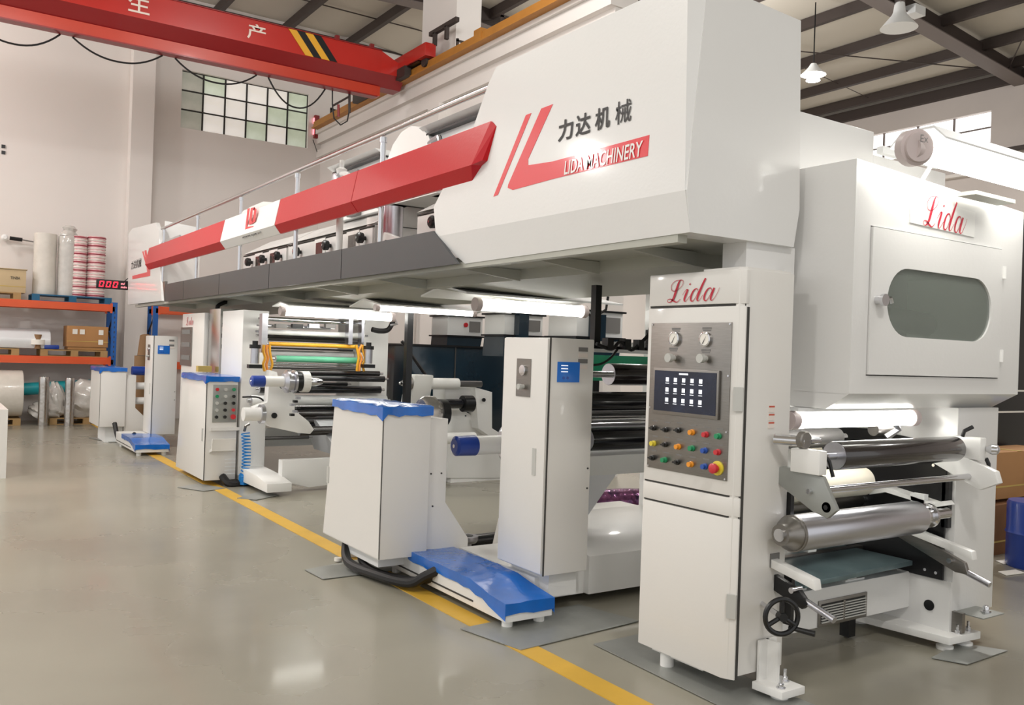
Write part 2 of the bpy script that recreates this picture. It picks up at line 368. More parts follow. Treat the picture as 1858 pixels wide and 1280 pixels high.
MB().box(6.85, 7.0, 13.3, 15.6, 6.44, 6.47).build('carriage_underside', BLK, cr)
truck.build('wheel_truck', IRON, cr)
for y in (13.2, 15.6): CY((6.9, y, 6.42), (7.1, y, 6.42), .09).build('wheel', IRON, cr)
for x in (5.75, 6.4): B(x, x + .07, 14.25, 14.32, 6.7, 6.9).build('lug', CRANED, cr)
MB().box(6.98, 7.05, 12.3, 13.2, 6.86, 6.93).box(6.98, 7.04, 13.0, 13.06, 6.66, 6.88).box(6.98, 7.04, 12.6, 12.66, 6.66, 6.88).build('buffer_arm', IRON, cr)
def crtext(body, u, v, w):
    p = at(u, v, 'y', 13.99); text_mb(body, (p.x, 13.992, p.z), (1, 0, 0), (0, 0, 1), w, .27, .012).build('lettering', CRWHITE, cr)
p1 = at(232, 26, 'y', 13.99); text_mb('生', (p1.x, 13.992, 6.41), (1, 0, 0), (0, 0, 1), .30, .27, .012).build('lettering', CRWHITE, cr)
p1 = at(448, 76, 'y', 13.99); text_mb('产', (p1.x, 13.992, 6.41), (1, 0, 0), (0, 0, 1), .30, .25, .012).build('lettering', CRWHITE, cr)
a = at(523, 62, 'y', 13.99); x0 = a.x
for i, mm in enumerate((YEL, BLK, YEL, BLK)):
    MB().prism('y', [(x0 + .14 * i, 6.715), (x0 + .14 * (i + 1), 6.715), (x0 + .14 * (i + 1) + .3, 6.345), (x0 + .14 * i + .3, 6.345)], 13.985, 13.995).build('hazard_stripe', mm, cr)
# festoon cables
for (a, b, lo, n) in (((-60, 40), (110, 45), (40, 83), 0), ((132, 50), (295, 90), (228, 115), 1), ((318, 92), (466, 128), (400, 152), 2), ((487, 135), (590, 155), (540, 196), 3)):
    A_ = at(*a, 'y', 14.3); B_ = at(*b, 'y', 14.3); L_ = at(*lo, 'y', 14.3); A_.z = B_.z = 5.95; pts = []
    for k in range(17):
        t = k / 16; s = t * 2 - 1; pts.append((A_.x + (B_.x - A_.x) * t, 14.3, 5.95 - (5.95 - L_.z) * (1 - abs(s) ** 2.2)))
    tag(MB().tube(pts, .014, 6).build('festoon_cable', HOSE), ['leftmost black festoon cable loop, cut off by the frame edge', 'black festoon cable loop hanging in front of the far wall pilaster', 'black festoon cable loop over the left half of the far window', 'rightmost black festoon cable loop over the right part of the far window'][n], 'cable', 'festoon cables under the crane')
g = thing('limit_bracket', 'dark steel bracket frame hanging beside the crane end with a looped cable', 'bracket', (5.9, 14.3, 5.3))
pp = [at(u, v, 'y', 14.3) for u, v in ((604, 192), (634, 175), (634, 205), (614, 190), (614, 212))]
MB().tube([pp[0], pp[1]], .02, 6).build('bar', IRON, g); MB().tube([at(634, 160, 'y', 14.3), pp[2]], .022, 6).build('bar', IRON, g); MB().tube([pp[3], pp[4]], .022, 6).build('bar', CRANED, g)
MB().tube([at(u, v, 'y', 14.3) for u, v in ((603, 158), (603, 190), (606, 215), (618, 227), (630, 220), (634, 200))], .012, 6).build('cable', HOSE, g)
g = thing('warning_light', 'small red lit warning light box at the end of the crane rail', 'light', at(575, 252, 'x', 7.1))
a = at(575, 252, 'x', 7.1); B(7.02, 7.12, a.y - .06, a.y + .1, a.z, a.z + .5).build('housing', CRANED, g)
for k in range(2): B(7.005, 7.02, a.y - .04, a.y + .08, a.z + .08 + .24 * k, a.z + .2 + .24 * k).build('lamp', LEDP, g)
MB().tube([(7.02, a.y + .05 - .3 * math.sin(t / 8 * PI), a.z - .35 * math.sin(t / 8 * PI)) for t in range(9)], .008, 5).build('wire', HOSE, g)
# downpipe-like conduit in the corner
# high bay lamp of the neighbouring bay
a = at(1476, 126, 'x', 13); g = thing('high_bay_lamp', 'glowing white high bay lamp hanging from the roof of the far bay', 'lamp', a)
MB().lathe((a.x, a.y, a.z), (0, 0, -1), [(0, .02), (.1, .07), (.16, .1), (.2, .12)]).build('bulb', mat('lamp_glow', (255, 255, 252), .4, emit=30), g)
MB().lathe((a.x, a.y, a.z + .1), (0, 0, -1), [(0, .05), (.08, .1), (.2, .22)]).build('reflector', SHADE, g)
MB().tube([(a.x, a.y, a.z + .1), (a.x, a.y, rz(a.x) - .1)], .012, 6).build('cord', BLK, g)
a = at(1632, 22, 'y', 8.7); g = thing('flood_lamp', 'grey unlit floodlight fixed to the roof rafter at the top right', 'lamp', a)
MB().lathe((a.x, a.y, a.z + .15), (0, 0, -1), [(0, .08), (.15, .1), (.2, .12), (.42, .3)]).build('reflector', SHADE, g)
B(a.x - .06, a.x + .06, a.y - .06, a.y + .06, a.z + .12, a.z + .5).build('ballast', IRONL, g)
B(a.x + .3, a.x + .6, a.y - .1, a.y + .1, a.z + .05, a.z + .2).build('junction_box', SHADE, g)

# ------------------------------------------------------------------ overhead end housing of the machine
SX = 2.85
eh = thing('end_housing', 'big white overhead end housing with red logo and black characters above the console', 'machine housing', (3.25, 3.8, 2.12))
side = [(2.874, 2.316), (5.2, 2.316), (5.2, 2.36), (5.234, 2.52), (4.755, 2.96), (4.59, 3.2), (4.5, 3.285), (2.9, 3.285)]
m = MB().prism('x', side, SX, SX + .04); m.build('side_panel', WH, eh)
MB().hull8([(SX, 2.874, 2.316), (SX, 5.2, 2.316), (SX + .06, 5.2, 2.316), (SX + .06, 2.874, 2.316)], [(SX + .035, 2.868, 2.128), (SX + .035, 4.856, 2.115), (SX + .1, 4.856, 2.115), (SX + .1, 2.868, 2.128)]).build('lower_side_panel', WH, eh)
MB().add([(SX, 2.874, 2.316), (SX, 2.9, 3.285), (2.945, 2.862, 3.285), (SX + .005, 2.866, 2.316), (SX + .3, 3.0, 3.285), (SX + .3, 3.0, 2.316)], [(0, 1, 2, 3), (1, 4, 2), (0, 3, 5), (3, 2, 4, 5), (0, 5, 4, 1)]).build('corner_strip', WH, eh)
MB().hull8([(SX + .004, 2.864, 2.318), (3.64, 2.864, 2.318), (3.64, 3.02, 2.318), (SX + .004, 3.02, 2.318)], [(2.94, 2.862, 3.285), (3.6, 2.862, 3.26), (3.6, 3.0, 3.26), (2.94, 3.0, 3.285)]).build('end_panel', WH, eh)
MB().hull8([(SX + .036, 2.868, 2.128), (3.61, 2.868, 2.13), (3.61, 3.02, 2.13), (SX + .036, 3.02, 2.128)], [(SX + .004, 2.864, 2.318), (3.64, 2.864, 2.318), (3.64, 3.02, 2.318), (SX + .004, 3.02, 2.318)]).build('lower_end_panel', WH, eh)
B(SX + .04, 3.6, 3.02, 4.45, 2.18, 3.25).build('body', WH, eh)
def onside(name, pts, mt, x=SX - .002, par=eh, th=.0025):
    P3 = [at(u, v, 'x', x) for u, v in pts]; return sheet('x', P3, th).build(name, mt, par)
onside('logo_bar', [(954, 209), (964, 205), (903, 354), (895, 357)], LOGOR)
onside('logo_letter', [(982, 197), (1003, 189), (958, 289), (958, 300), (1003, 293), (1003, 325), (930, 345), (921, 341), (922, 335)], LOGOR)
ban = onside('banner', [(1003, 293), (1178, 245), (1175, 283), (1003, 325)], LOGOR)
a = at(1025, 311, 'x', SX); b = at(1165, 259, 'x', SX)
text_mb('LIDA MACHINERY', (SX - .006, a.y, 2.518), (0, -1, 0), (0, 0, 1), .62, .075, .012, shear=.15).build('lettering', WH2, eh)
for ch, u, v, wpx in (('力', 1013, 258, 27), ('达', 1045, 246, 27), ('机', 1080, 238, 27), ('械', 1117, 225, 29)):
    a = at(u, v, 'x', SX); b = at(u + wpx, v - 6, 'x', SX)
    text_mb(ch, (SX - .004, a.y, 2.705), (0, -1, 0), (0, 0, 1), a.y - b.y, .115, .022 if ch != '械' else .008).build('character', INK, eh)

# ------------------------------------------------------------------ walkway platform with kick boards, fascia and rail
pf = thing('walkway_platform', 'long raised walkway with charcoal kick boards and underside toned grey for shade along the machine', 'platform', (3.6, 9.5, 2.0))
B(SX + .08, 4.45, 2.95, 15.3, 2.13, 2.17).build('deck', SOF, pf)
MB().prism('y', [(3.42, 2.13), (3.42, 2.06), (4.45, 2.02), (4.45, 2.13)], 3.4, 15.3).build('underside_box', SOF, pf)
B(SX + .04, SX + .1, 2.95, 15.3, 2.09, 2.13).build('edge_angle', SOF, pf)
yb = [4.87, 6.75, 8.55, 10.3, 11.95, 13.0]
for i in range(5):
    y0, y1 = yb[i] + .006, yb[i + 1] - .006
    if i == 0: m = MB().prism('x', [(4.87, 2.112), (y1, 2.112), (y1, 2.355), (5.21, 2.355)], SX - .012, SX + .01)
    else: m = MB().box(SX - .012, SX + .01, y0, y1, 2.112, 2.355)
    m.build('kick_board', DARKP, pf)
MB().prism('x', [(13.0, 2.112), (13.15, 2.4), (13.0, 2.4)], SX - .015, SX + .02).build('kick_board_end', STEEL, pf)
for k, y in enumerate((3.35, 4.15, 5.0, 6.35, 7.7, 9.1, 10.5, 12.0, 13.6)):
    MB().prism('y', [(SX + .08, 2.125), (SX + .08, 2.1), (3.42, 2.05), (3.42, 2.125)], y, y + .03).build('bracket', SOF, pf)
rl = thing('guard_rail', 'tubular stainless guard rail running along the walkway', 'railing', (SX, 9, 2.36))
posts = [6.12, 7.95, 9.68, 11.5, 13.35]
for y in posts:
    m = CY((SX + .03, y, 2.3), (SX + .03, y, 3.15), .021, seg=12); p_ = m.build('post', CHROME, rl)
    CY((SX + .03, y, 3.12), (SX + .03, y, 3.16), .027, seg=12).build('collar', CHROME, p_)
CY((SX + .03, 4.62, 3.19), (SX + .03, 13.5, 3.19), .021, seg=12).build('handrail', CHROME, rl)
B(SX + .02, SX + .04, 12.4, 13.7, 2.98, 3.0).build('lower_rail', CHROME, rl)
# fascia: red - white - red bar
fb = thing('fascia_board', 'long red fascia bar with a white middle section and red monogram, above the walkway', 'bar', (SX, 9, 2.6))
zb, zc, zt = 2.628, 2.705, 2.958
def fasc(y0, y1, mt, name='fascia_panel'):
    return MB().prism('y', [(SX - .01, zt), (SX - .06, zc), (SX + .0, zb), (SX + .02, zb), (SX + .02, zt)], y0, y1).build(name, mt, fb)
m = MB(); x0 = SX - .06
m.hull8([(SX - .01, 4.53, zt), (SX - .01, 6.48, zt), (SX + .02, 6.48, zt), (SX + .02, 4.53, zt)], [(x0, 4.66, zc), (x0, 6.48, zc), (SX + .02, 6.48, zc), (SX + .02, 4.62, zc)])
m.hull8([(x0, 4.66, zc), (x0, 6.48, zc), (SX + .02, 6.48, zc), (SX + .02, 4.62, zc)], [(SX, 4.74, zb), (SX, 6.48, zb), (SX + .02, 6.48, zb), (SX + .02, 4.74, zb)])
m.hull8([(SX - .01, 4.53, zt), (SX + .02, 4.53, zt), (SX + .02, 4.62, zc), (x0, 4.66, zc)], [(SX - .004, 4.48, zt - .04), (SX + .02, 4.47, zt - .04), (SX + .02, 4.56, zc + .02), (SX - .03, 4.58, zc + .02)])
m.build('fascia_panel', RED, fb)
fasc(6.49, 8.29, RED); fasc(8.30, 10.14, WH2); fasc(10.15, 14.15, RED)
MB().prism('x', [(8.5, 2.955), (9.55, 2.955), (9.45, 2.985), (9.3, 2.985), (9.25, 2.995), (8.8, 3.0), (8.7, 2.985)], SX - .012, SX + .01).build('crest', WH2, fb)
def onf(name, pts, mt): onside(name, pts, mt, SX - .05, fb, .003)
onf('monogram_letter', [(449, 379), (453, 378), (448, 412), (460, 410), (459, 419), (444, 422)], LOGOR)
onf('monogram_letter', [(455, 378), (462, 376), (462, 381), (458, 382), (456, 402), (459, 401), (458, 406), (451, 408)], LOGOR)
onf('monogram_letter', [(461, 376), (465, 380), (463, 402), (458, 406), (458, 401), (460, 397), (461, 383), (460, 381)], LOGOR)
text_mb('www.ldjx.cn', (SX - .05, 9.35, 2.655), (0, -1, 0), (.1, 0, 1), .62, .05, .01).build('web_address', INK, fb)
# far end sheet with the small logo
es = thing('end_sheet', 'white sheet panel with small red and black logo at the far end of the walkway', 'panel', (SX, 14.3, 2.12))
MB().prism('x', [at(u, v, 'x', SX)[1:] for u, v in ((232, 553), (233, 425), (240, 415), (283, 404), (288, 420), (293, 546))], SX, SX + .05).build('sheet', WH, es)
MB().prism('y', [(SX + .05, 2.12), (SX + .05, 3.3), (3.4, 3.25), (3.4, 2.12)], 13.4, 13.44).build('return_panel', WH, es)
def one(name, pts, mt): onside(name, pts, mt, SX - .004, es, .003)
one('logo_bar', [(258, 457), (260, 456), (267, 482), (265, 483)], LOGOR)
one('logo_letter', [(262, 455), (265, 454), (272, 488), (272, 501), (240, 507), (240, 501), (267, 494)], LOGOR)
text_mb('力达机械', (SX - .004, at(238, 490, 'x', SX).y, at(238, 490, 'x', SX).z), (0, -1, 0), (0, 0, 1), .8, .14, .01).build('characters', INK, es)

# drying ovens standing on the platform
XO = 3.5
for i, (y0, y1, lab) in enumerate(((5.15, 6.72, 'white drying oven on the walkway nearest the end housing'), (6.8, 7.2, None), (7.6, 9.9, 'white drying oven on the walkway behind the long red fascia'), (9.95, 11.6, 'white drying oven on the walkway at its far end'))):
    if lab is None: continue
    ov = thing('drying_oven', lab, 'oven', (4.1, (y0 + y1) / 2, 2.17), 'drying ovens on the walkway')
    B(XO + .02, 4.7, y0, y1, 2.17, 2.72).build('body', WH, ov)
    MB().prism('y', [(XO, 2.73), (XO + .35, 2.93), (4.7, 2.93), (4.7, 2.73)], y0, y1).build('hood', WH, ov)
    B(XO, XO + .02, y0 + .01, y1 - .01, 2.2, 2.69).build('door', WH, ov, .004)
    B(XO - .001, XO + .02, y0 + .005, y1 - .005, 2.7, 2.712).build('door_gap', SEAM, ov)
    n = 2 if i == 0 else 3
    for k in range(n):
        yy = y0 + .16 + (y1 - y0 - .5) * (k / (n - 1)) * .95
        kb = MB().lathe((XO, yy, 2.6), (-1, 0, 0), [(0, .02), (.03, .02), (.032, .05), (.075, .055), (.09, .04)], 10).build('knob', BLK, ov)
        CY((XO - .085, yy, 2.6), (XO - .1, yy, 2.6), .012, seg=8).build('knob_bolt', CHROME, kb)
        if k < n - 1:
            yw = yy + .3
            B(XO - .008, XO, yw - .16, yw + .14, 2.5, 2.7).build('window_frame', WH2, ov, .003)
            B(XO - .012, XO - .008, yw - .09, yw + .09, 2.54, 2.66).build('window', mat('oven_glass', (86, 78, 74), .15, coat=.5), ov)
# motor unit between the ovens
du = thing('duct_unit', 'white flanged duct with cylinder and bearing arm between the drying ovens', 'duct', (3.6, 7.35, 2.17))
CY((3.55, 7.3, 2.17), (3.55, 7.3, 2.85), .1).build('cylinder', ALU, du)
CY((3.55, 7.3, 2.52), (3.55, 7.3, 2.56), .13).build('clamp_ring', BLK, du)
MB().prism('x', [(6.95, 2.3), (7.3, 2.42), (7.2, 2.6), (6.9, 2.52), (6.8, 2.35)], 3.42, 3.48).build('arm', WH2, du, .01)
CY((3.4, 7.12, 2.5), (3.42, 7.12, 2.5), .02).build('bolt', BLK, du)
for z in (2.33, 2.4, 2.47): B(3.45, 3.7, 6.75, 6.95, z, z + .02).build('fin', WH2, du)
CY((3.6, 7.75, 2.17), (3.6, 7.75, 2.8), .09).build('cylinder', WH2, du)
# exhaust ducts and fan housing above the ovens
fh = thing('fan_housing', 'rounded white fan housing rising behind the red fascia', 'duct', (4.0, 7.3, 2.93))
pts = [(6.75, 2.93), (6.80, 3.2)] + [(7.32 - .5 * math.cos(t), 3.18 + .44 * math.sin(t)) for t in (.3, .7, 1.1, 1.5, 1.9, 2.3, 2.7)] + [(7.85, 3.15), (7.85, 2.93)]
MB().prism('x', pts, 3.7, 4.4).build('scroll', WH2, fh)
B(3.6, 4.1, 7.55, 7.95, 2.93, 3.33).build('outlet', SHADE, fh, .01)
def duct(lab, y0, y1, z1, extra=0):
    dc = thing('exhaust_duct', lab, 'duct', (4.1, (y0 + y1) / 2, 2.93))
    B(3.76, 4.6, y0, y1, 2.93, z1).build('duct_body', SHADE, dc)
    B(3.70, 4.6, y0 - .02, y1 + .03, z1, z1 + .018).build('flange', BLK, dc)
    MB().prism('y', [(3.76, z1 + .018), (3.66, z1 + .075), (4.6, z1 + .075), (4.6, z1 + .018)], y0, y1 + .1).build('duct_lid', SHADE, dc)
    B(3.70, 3.76, y0 + .5, y0 + .75, 2.93, z1 - .05).build('side_column', STKG, dc, .004)
    return dc
dc = duct('grey rectangular exhaust duct above the ovens beside the end housing', 4.6, 6.95, 3.47)
B(3.6, 3.76, 5.75, 5.95, 2.93, 3.40).build('silencer', STEEL, dc, .02)
B(3.68, 3.76, 6.0, 6.5, 2.93, 3.38).build('cover_plate', WH2, dc, .004)
MB().tube(spl([(3.72, 6.95, 3.40), (3.7, 6.8, 3.41), (3.68, 6.68, 3.36), (3.68, 6.64, 2.95)], 6), .024, 8).build('conduit', ALU, dc)
dc = duct('grey rectangular exhaust duct in the middle of the walkway behind the rail posts', 7.96, 9.1, 3.45)
vl = thing('valve', 'small white valve with round gauge standing behind the red fascia', 'valve', (3.2, 7.55, 2.17))
CY((3.0, 7.2, 2.3), (3.0, 7.2, 3.08), .03, seg=12).build('stem', WH2, vl)
MB().lathe((2.97, 7.2, 3.0), (-1, 0, 0), [(0, .06), (.04, .06), (.045, .045)], 16).build('gauge', ALU, vl)
MB().lathe((3.0, 7.2, 3.06), (0, 0, 1), [(0, .04), (.04, .05), (.06, .02), (.12, .02)], 12).build('cap', WH2, vl)
MB().tube([(3.0, 7.2, 3.05), (3.0, 7.08, 3.03), (3.0, 7.0, 2.95), (3.0, 7.0, 2.8)], .035, 8).build('elbow', WH2, vl)

# ------------------------------------------------------------------ rear block behind the end housing
rb = thing('rear_housing', 'plain white housing block behind the end housing, above the inspection box', 'machine housing', (5.0, 3.5, 2.3))
B(3.66, 4.5, 3.04, 4.4, 2.18, 2.89).build('body', WH, rb, .006)
B(4.5, 5.25, 3.04, 4.4, 2.1, 2.76).build('lower_body', WH, rb, .006)
B(4.5, 5.1, 2.98, 3.02, 2.76, 2.8).build('top_ledge', SHADE, rb)

# ------------------------------------------------------------------ inspection box with glazed door
ib = thing('inspection_box', 'white overhead box with script lettering and an oblong tinted window in its door', 'machine housing', (4.48, 2.9, 1.33))
x0, x1, yf, yb_ = 3.69, 5.28, 2.58, 3.55
pl = [at(1545, 285, 'y', yf), at(1850, 384, 'y', yf), at(1840, 716, 'y', yf), at(1531, 714, 'y', yf)]
zt0, zt1 = pl[0].z, pl[1].z
# hollow shell: side, top, bottom, back, and a front frame round the door opening
dx0, dx1 = at(1580, 408, 'y', yf).x, at(1818, 452, 'y', yf).x; dz0, dz1 = 1.50, 2.232
MB().box(x0, x0 + .03, yf + .02, yb_, 1.41, zt0).build('side_panel', WH, ib)
MB().box(x1 - .03, x1, yf + .02, yb_, 1.41, zt1).build('side_panel', WH, ib)
MB().hull8([(x0 + .03, yf + .02, zt0), (x1 - .03, yf + .02, zt1), (x1 - .03, yf + .02, zt1 - .02), (x0 + .03, yf + .02, zt0 - .02)], [(x0 + .03, yb_, zt0), (x1 - .03, yb_, zt1), (x1 - .03, yb_, zt1 - .02), (x0 + .03, yb_, zt0 - .02)]).build('top_panel', WH, ib)
B(x0 + .03, x1 - .03, yb_ - .02, yb_, 1.36, 2.45).build('back_panel', SOF, ib)
MB().hull8([(x0 + .002, yf, 1.412), (x1 - .002, yf, 1.412), (x1 - .03, yf + .13, 1.33), (x0 + .002, yf + .13, 1.33)], [(x0 + .002, yb_, 1.412), (x1 - .002, yb_, 1.412), (x1 - .002, yb_, 1.412 - .08), (x0 + .002, yb_, 1.332)]).build('sloped_underside', WH, ib)
wz0_, wz1_ = 1.700, 2.045; wxa, wxb = at(1606, 540, 'y', yf).x, at(1795, 560, 'y', yf).x
def strip(a, b, c, d, n='front_panel'): return B(a, b, yf, yf + .02, c, d).build(n, WH, ib)
strip(x0, dx0, 1.412, 2.36); strip(dx1, x1, 1.412, 2.36); strip(dx0, dx1, 1.412, dz0)
MB().prism('y', [(x0, 2.36), (dx0, 2.36), (dx0, dz1 + .0), (dx1, dz1), (dx1, 2.36), (x1, 2.36), (x1, zt1), (x0, zt0)], yf, yf + .02).build('front_panel', WH, ib)
# door with stadium hole
dr = MB(); n = 16; r = (wz1_ - wz0_) / 2; cz = (wz0_ + wz1_) / 2; inner = []
for k in range(n + 1): t = -PI / 2 + PI * k / n; inner.append((wxb - r + r * math.cos(t), cz + r * math.sin(t)))
for k in range(n + 1): t = PI / 2 + PI * k / n; inner.append((wxa + r + r * math.cos(t), cz + r * math.sin(t)))
ddx0, ddx1, ddz0, ddz1 = dx0 + .006, dx1 - .006, dz0 + .006, dz1 - .006
def proj(p):
    cx = (wxa + wxb) / 2; dx, dz = p[0] - cx, p[1] - cz
    hx = (ddx1 - cx if dx > 0 else cx - ddx0); hz = (ddz1 - cz if dz > 0 else cz - ddz0)
    s = min(hx / abs(dx) if abs(dx) > 1e-6 else 9e9, hz / abs(dz) if abs(dz) > 1e-6 else 9e9); return (cx + dx * s, cz + dz * s)
outer = [proj(p) for p in inner]
# add exact corners by snapping nearest
for cxn in ((ddx0, ddz0), (ddx0, ddz1), (ddx1, ddz0), (ddx1, ddz1)):
    i = min(range(len(outer)), key=lambda j: (outer[j][0] - cxn[0]) ** 2 + (outer[j][1] - cxn[1]) ** 2); outer[i] = cxn
N = len(inner); vs = [(p[0], y, p[1]) for y in (yf - .012, yf + .008) for p in inner] + [(p[0], y, p[1]) for y in (yf - .012, yf + .008) for p in outer]; fs = []
for i in range(N):
    j = (i + 1) % N; fs += [(i, j, 2 * N + j, 2 * N + i), (N + i, 3 * N + i, 3 * N + j, N + j), (i, N + i, N + j, j), (2 * N + i, 2 * N + j, 3 * N + j, 3 * N + i)]
door = dr.add(vs, fs).build('door', WH, ib)
MB().prism('y', [(p[0], p[1]) for p in inner], yf - .002, yf + .002).build('window_glass', GLASS, door)
hd = MB().lathe((dx0 + .05, yf - .012, 1.87), (0, -1, 0), [(0, .022), (.03, .018), (.032, .03), (.05, .03)], 14).build('latch_knob', CHROME, door)
MB().tube([(dx0 + .08, yf - .02, 1.88), (dx0 + .14, yf - .03, 1.885), (dx0 + .15, yf - .03, 1.86)], .009, 8).build('latch_lever', CHROME, door)
for z in (2.1, 1.63): CY((dx1 + .004, yf - .014, z - .035), (dx1 + .004, yf - .014, z + .035), .013, seg=12).build('hinge', WH2, door)
npz = at(1655, 345, 'y', yf)
pa = [at(u, v, 'y', yf - .006) for u, v in ((1653, 349), (1770, 386), (1768, 431), (1652, 404))]
MB().prism('y', [(p.x, p.z) for p in pa], yf - .006, yf).build('name_plate', WH2, ib)
a = at(1674, 410, 'y', yf - .01); b = at(1753, 410, 'y', yf - .01)
lida_mb((a.x, yf - .009, 2.285), (1, 0, -.03), (.12, 0, 1), b.x - a.x, .155).build('script_lettering', SCRIPTR, ib)
# things seen through the window
B(4.35, 4.95, yf + .5, yf + .52, 1.5, 2.2).build('inner_plate', STEEL, ib)
CY((4.0, yf + .35, 1.85), (4.9, yf + .35, 1.8), .07).build('inner_roller', ROLLG, ib)

# ------------------------------------------------------------------ tube lamps
def lamp(name, label, a, b, r, shade=True, caps=True, grp='tube lamps on the machine', mt=TUBE, cover=None, side=(0, 0, 1)):
    a = Vector(a); b = Vector(b); d = (b - a).normalized(); t = thing(name, label, 'lamp', tuple((a + b) / 2), grp)
    CY(a + d * .05, b - d * .05, r).build('tube', mt, t)
    if caps:
        for p, q in ((a, a + d * .05), (b - d * .05, b)): CY(p, q, r * 1.15).build('end_cap', LAMPG, t)
    return t
t = lamp('tube_lamp', 'large lit explosion proof tube lamp above the script name plate', (3.80, 2.38, 2.565), (5.35, 2.38, 2.565), .05)
MB().lathe((3.83, 2.38, 2.575), (-.45, -1, -.1), [(-.05, .05), (-.02, .085), (.03, .085), (.035, .07), (.05, .068)], 28).build('junction_cap', LAMPG, t)
text_mb('Ex', (3.785, 2.318, 2.585), (.9, -.4, 0), (0, 0, 1), .04, .035).build('mark', STKG, t)
MB().prism('x', [(2.24, 2.6), (2.3, 2.66), (2.46, 2.66), (2.52, 2.6), (2.52, 2.61), (2.46, 2.672), (2.3, 2.672), (2.24, 2.61)], 3.86, 5.3).build('reflector', SHADE, t)
MB().tube([(4.3, 2.38, 2.68), (4.3, 2.5, 2.7), (4.3, 2.62, 2.52)], .012, 8).build('bracket', SHADE, t)
B(4.5, 4.9, 2.44, 2.54, 2.455, 2.475).build('mounting_plate', SOF, t)
t = lamp('tube_lamp', 'lit tube lamp under the inspection box above the dark front roller', (3.60, 2.86, 1.262), (4.70, 2.86, 1.262), .042)
MB().tube([(4.5, 2.86, 1.25), (4.55, 2.86, 1.2), (4.5, 2.9, 1.15)], .02, 8).build('bracket', ALU, t)
B(3.6, 4.6, 2.80, 2.92, 1.312, 1.328).build('holder', SHADE, t)
t = lamp('tube_lamp', 'lit tube lamp with wide reflector hanging over the tall cabinet', (3.82, 6.25, 1.95), (5.0, 6.25, 1.95), .05)
MB().prism('x', [(5.85, 2.0), (6.25, 2.07), (6.6, 2.0), (6.6, 2.015), (6.25, 2.085), (5.85, 2.015)], 3.5, 5.1).build('reflector', SHADE, t)
MB().tube([(5.0, 6.25, 1.95), (5.1, 6.25, 1.9), (5.2, 6.2, 1.98), (5.22, 6.2, 2.1)], .012, 6).build('cable', HOSE, t)
t = lamp('tube_lamp', 'second lit tube lamp under the walkway, further back behind the one over the tall cabinet', (3.8, 8.15, 1.965), (5.0, 8.15, 1.965), .03)
MB().prism('x', [(7.75, 1.97), (8.15, 2.04), (8.5, 1.97), (8.5, 1.985), (8.15, 2.055), (7.75, 1.985)], 3.68, 5.2).build('reflector', SHADE, t)
t = lamp('tube_lamp', 'lit tube lamp over the green roller of the far coating station', (3.1, 8.95, 1.91), (4.42, 8.95, 1.91), .045)
MB().prism('x', [(8.7, 1.96), (8.95, 2.0), (9.2, 1.96), (9.2, 1.97), (8.95, 2.01), (8.7, 1.97)], 3.1, 4.4).build('reflector', SHADE, t)
MB().tube([(4.42, 8.95, 1.9), (4.46, 8.95, 1.84), (4.4, 9.0, 1.82)], .015, 6).build('bracket', ALU, t)

# ------------------------------------------------------------------ control console (front left column)
cc = thing('control_console', 'tall white operator console with touch screen, gauges and rows of coloured buttons', 'control console', (3.28, 3.05, .02))
XC = 3.10
MB().prism('z', [(XC + .012, 3.365), (XC + .012, 2.765), (XC + .04, 2.742), (3.465, 2.742), (3.465, 3.365)], .10, 1.975).build('body', CREAM, cc, .004)
MB().prism('z', [(XC + .02, 3.0), (XC + .02, 2.78), (XC + .045, 2.75), (3.45, 2.75), (3.45, 3.0)], 1.97, 1.985).build('top', CREAM, cc)
def door_panel(z0, z1, name, th=.012):
    return MB().prism('z', [(XC + .012, 3.36), (XC, 3.352), (XC, 2.79), (XC + .028, 2.738), (XC + .05, 2.738), (XC + .05, 3.36)], z0, z1).build(name, CREAM, cc, .003)
door_panel(1.815, 1.97, 'header_panel')
ud = door_panel(.93, 1.803, 'upper_door')
door_panel(.835, .92, 'middle_panel')
ld = door_panel(.088, .825, 'lower_door')
for z in (1.805, .922, .827): MB().prism('z', [(XC + .006, 3.35), (XC + .006, 2.795), (XC + .034, 2.745), (XC + .05, 2.745), (XC + .05, 3.35)], z, z + .009).build('panel_gap', SEAM, cc)
B(XC + .035, XC + .05, 2.735, 2.742, .09, 1.8).build('panel_gap', SEAM, cc)
# logo
lida_mb((XC - .004, 3.225, 1.833), (0, -1, 0), (0, -.1, 1), .345, .105).build('script_lettering', SCRIPTR, cc)
pn = MB().box(XC - .006, XC, 2.79, 3.325, .995, 1.728).build('instrument_plate', STEEL, ud, .002)
def face(u, v): p = at(u, v, 'x', XC - .006); return p.y, p.z
for u, v in ((1225, 615), (1281, 616)):
    y, z = face(u, v)
    g = MB().lathe((XC - .006, y, z), (-1, 0, 0), [(0, .036), (.012, .036), (.014, .03), (.011, .029)], 24).build('gauge', CHROME, ud)
    MB().lathe((XC - .0165, y, z), (-1, 0, 0), [(0, .028), (.001, .028)], 24).build('dial', LABELW, g)
    MB().prism('x', [(y + .012, z - .02), (y - .01, z + .014), (y + .008, z - .022)], XC - .0195, XC - .0185).build('needle', BLK, g)
for u, v in ((1223, 650), (1281, 651)):
    y, z = face(u, v); MB().lathe((XC - .006, y, z), (-1, 0, 0), [(0, .014), (.02, .014), (.022, .022), (.045, .022)], 16).build('pressure_knob', BT['pale'], ud)
def cap(u, v, w=.06, h=.01):
    y, z = face(u, v); B(XC - .0068, XC - .006, y - w / 2, y + w / 2, z - h / 2, z + h / 2).build('caption', STKG, ud)
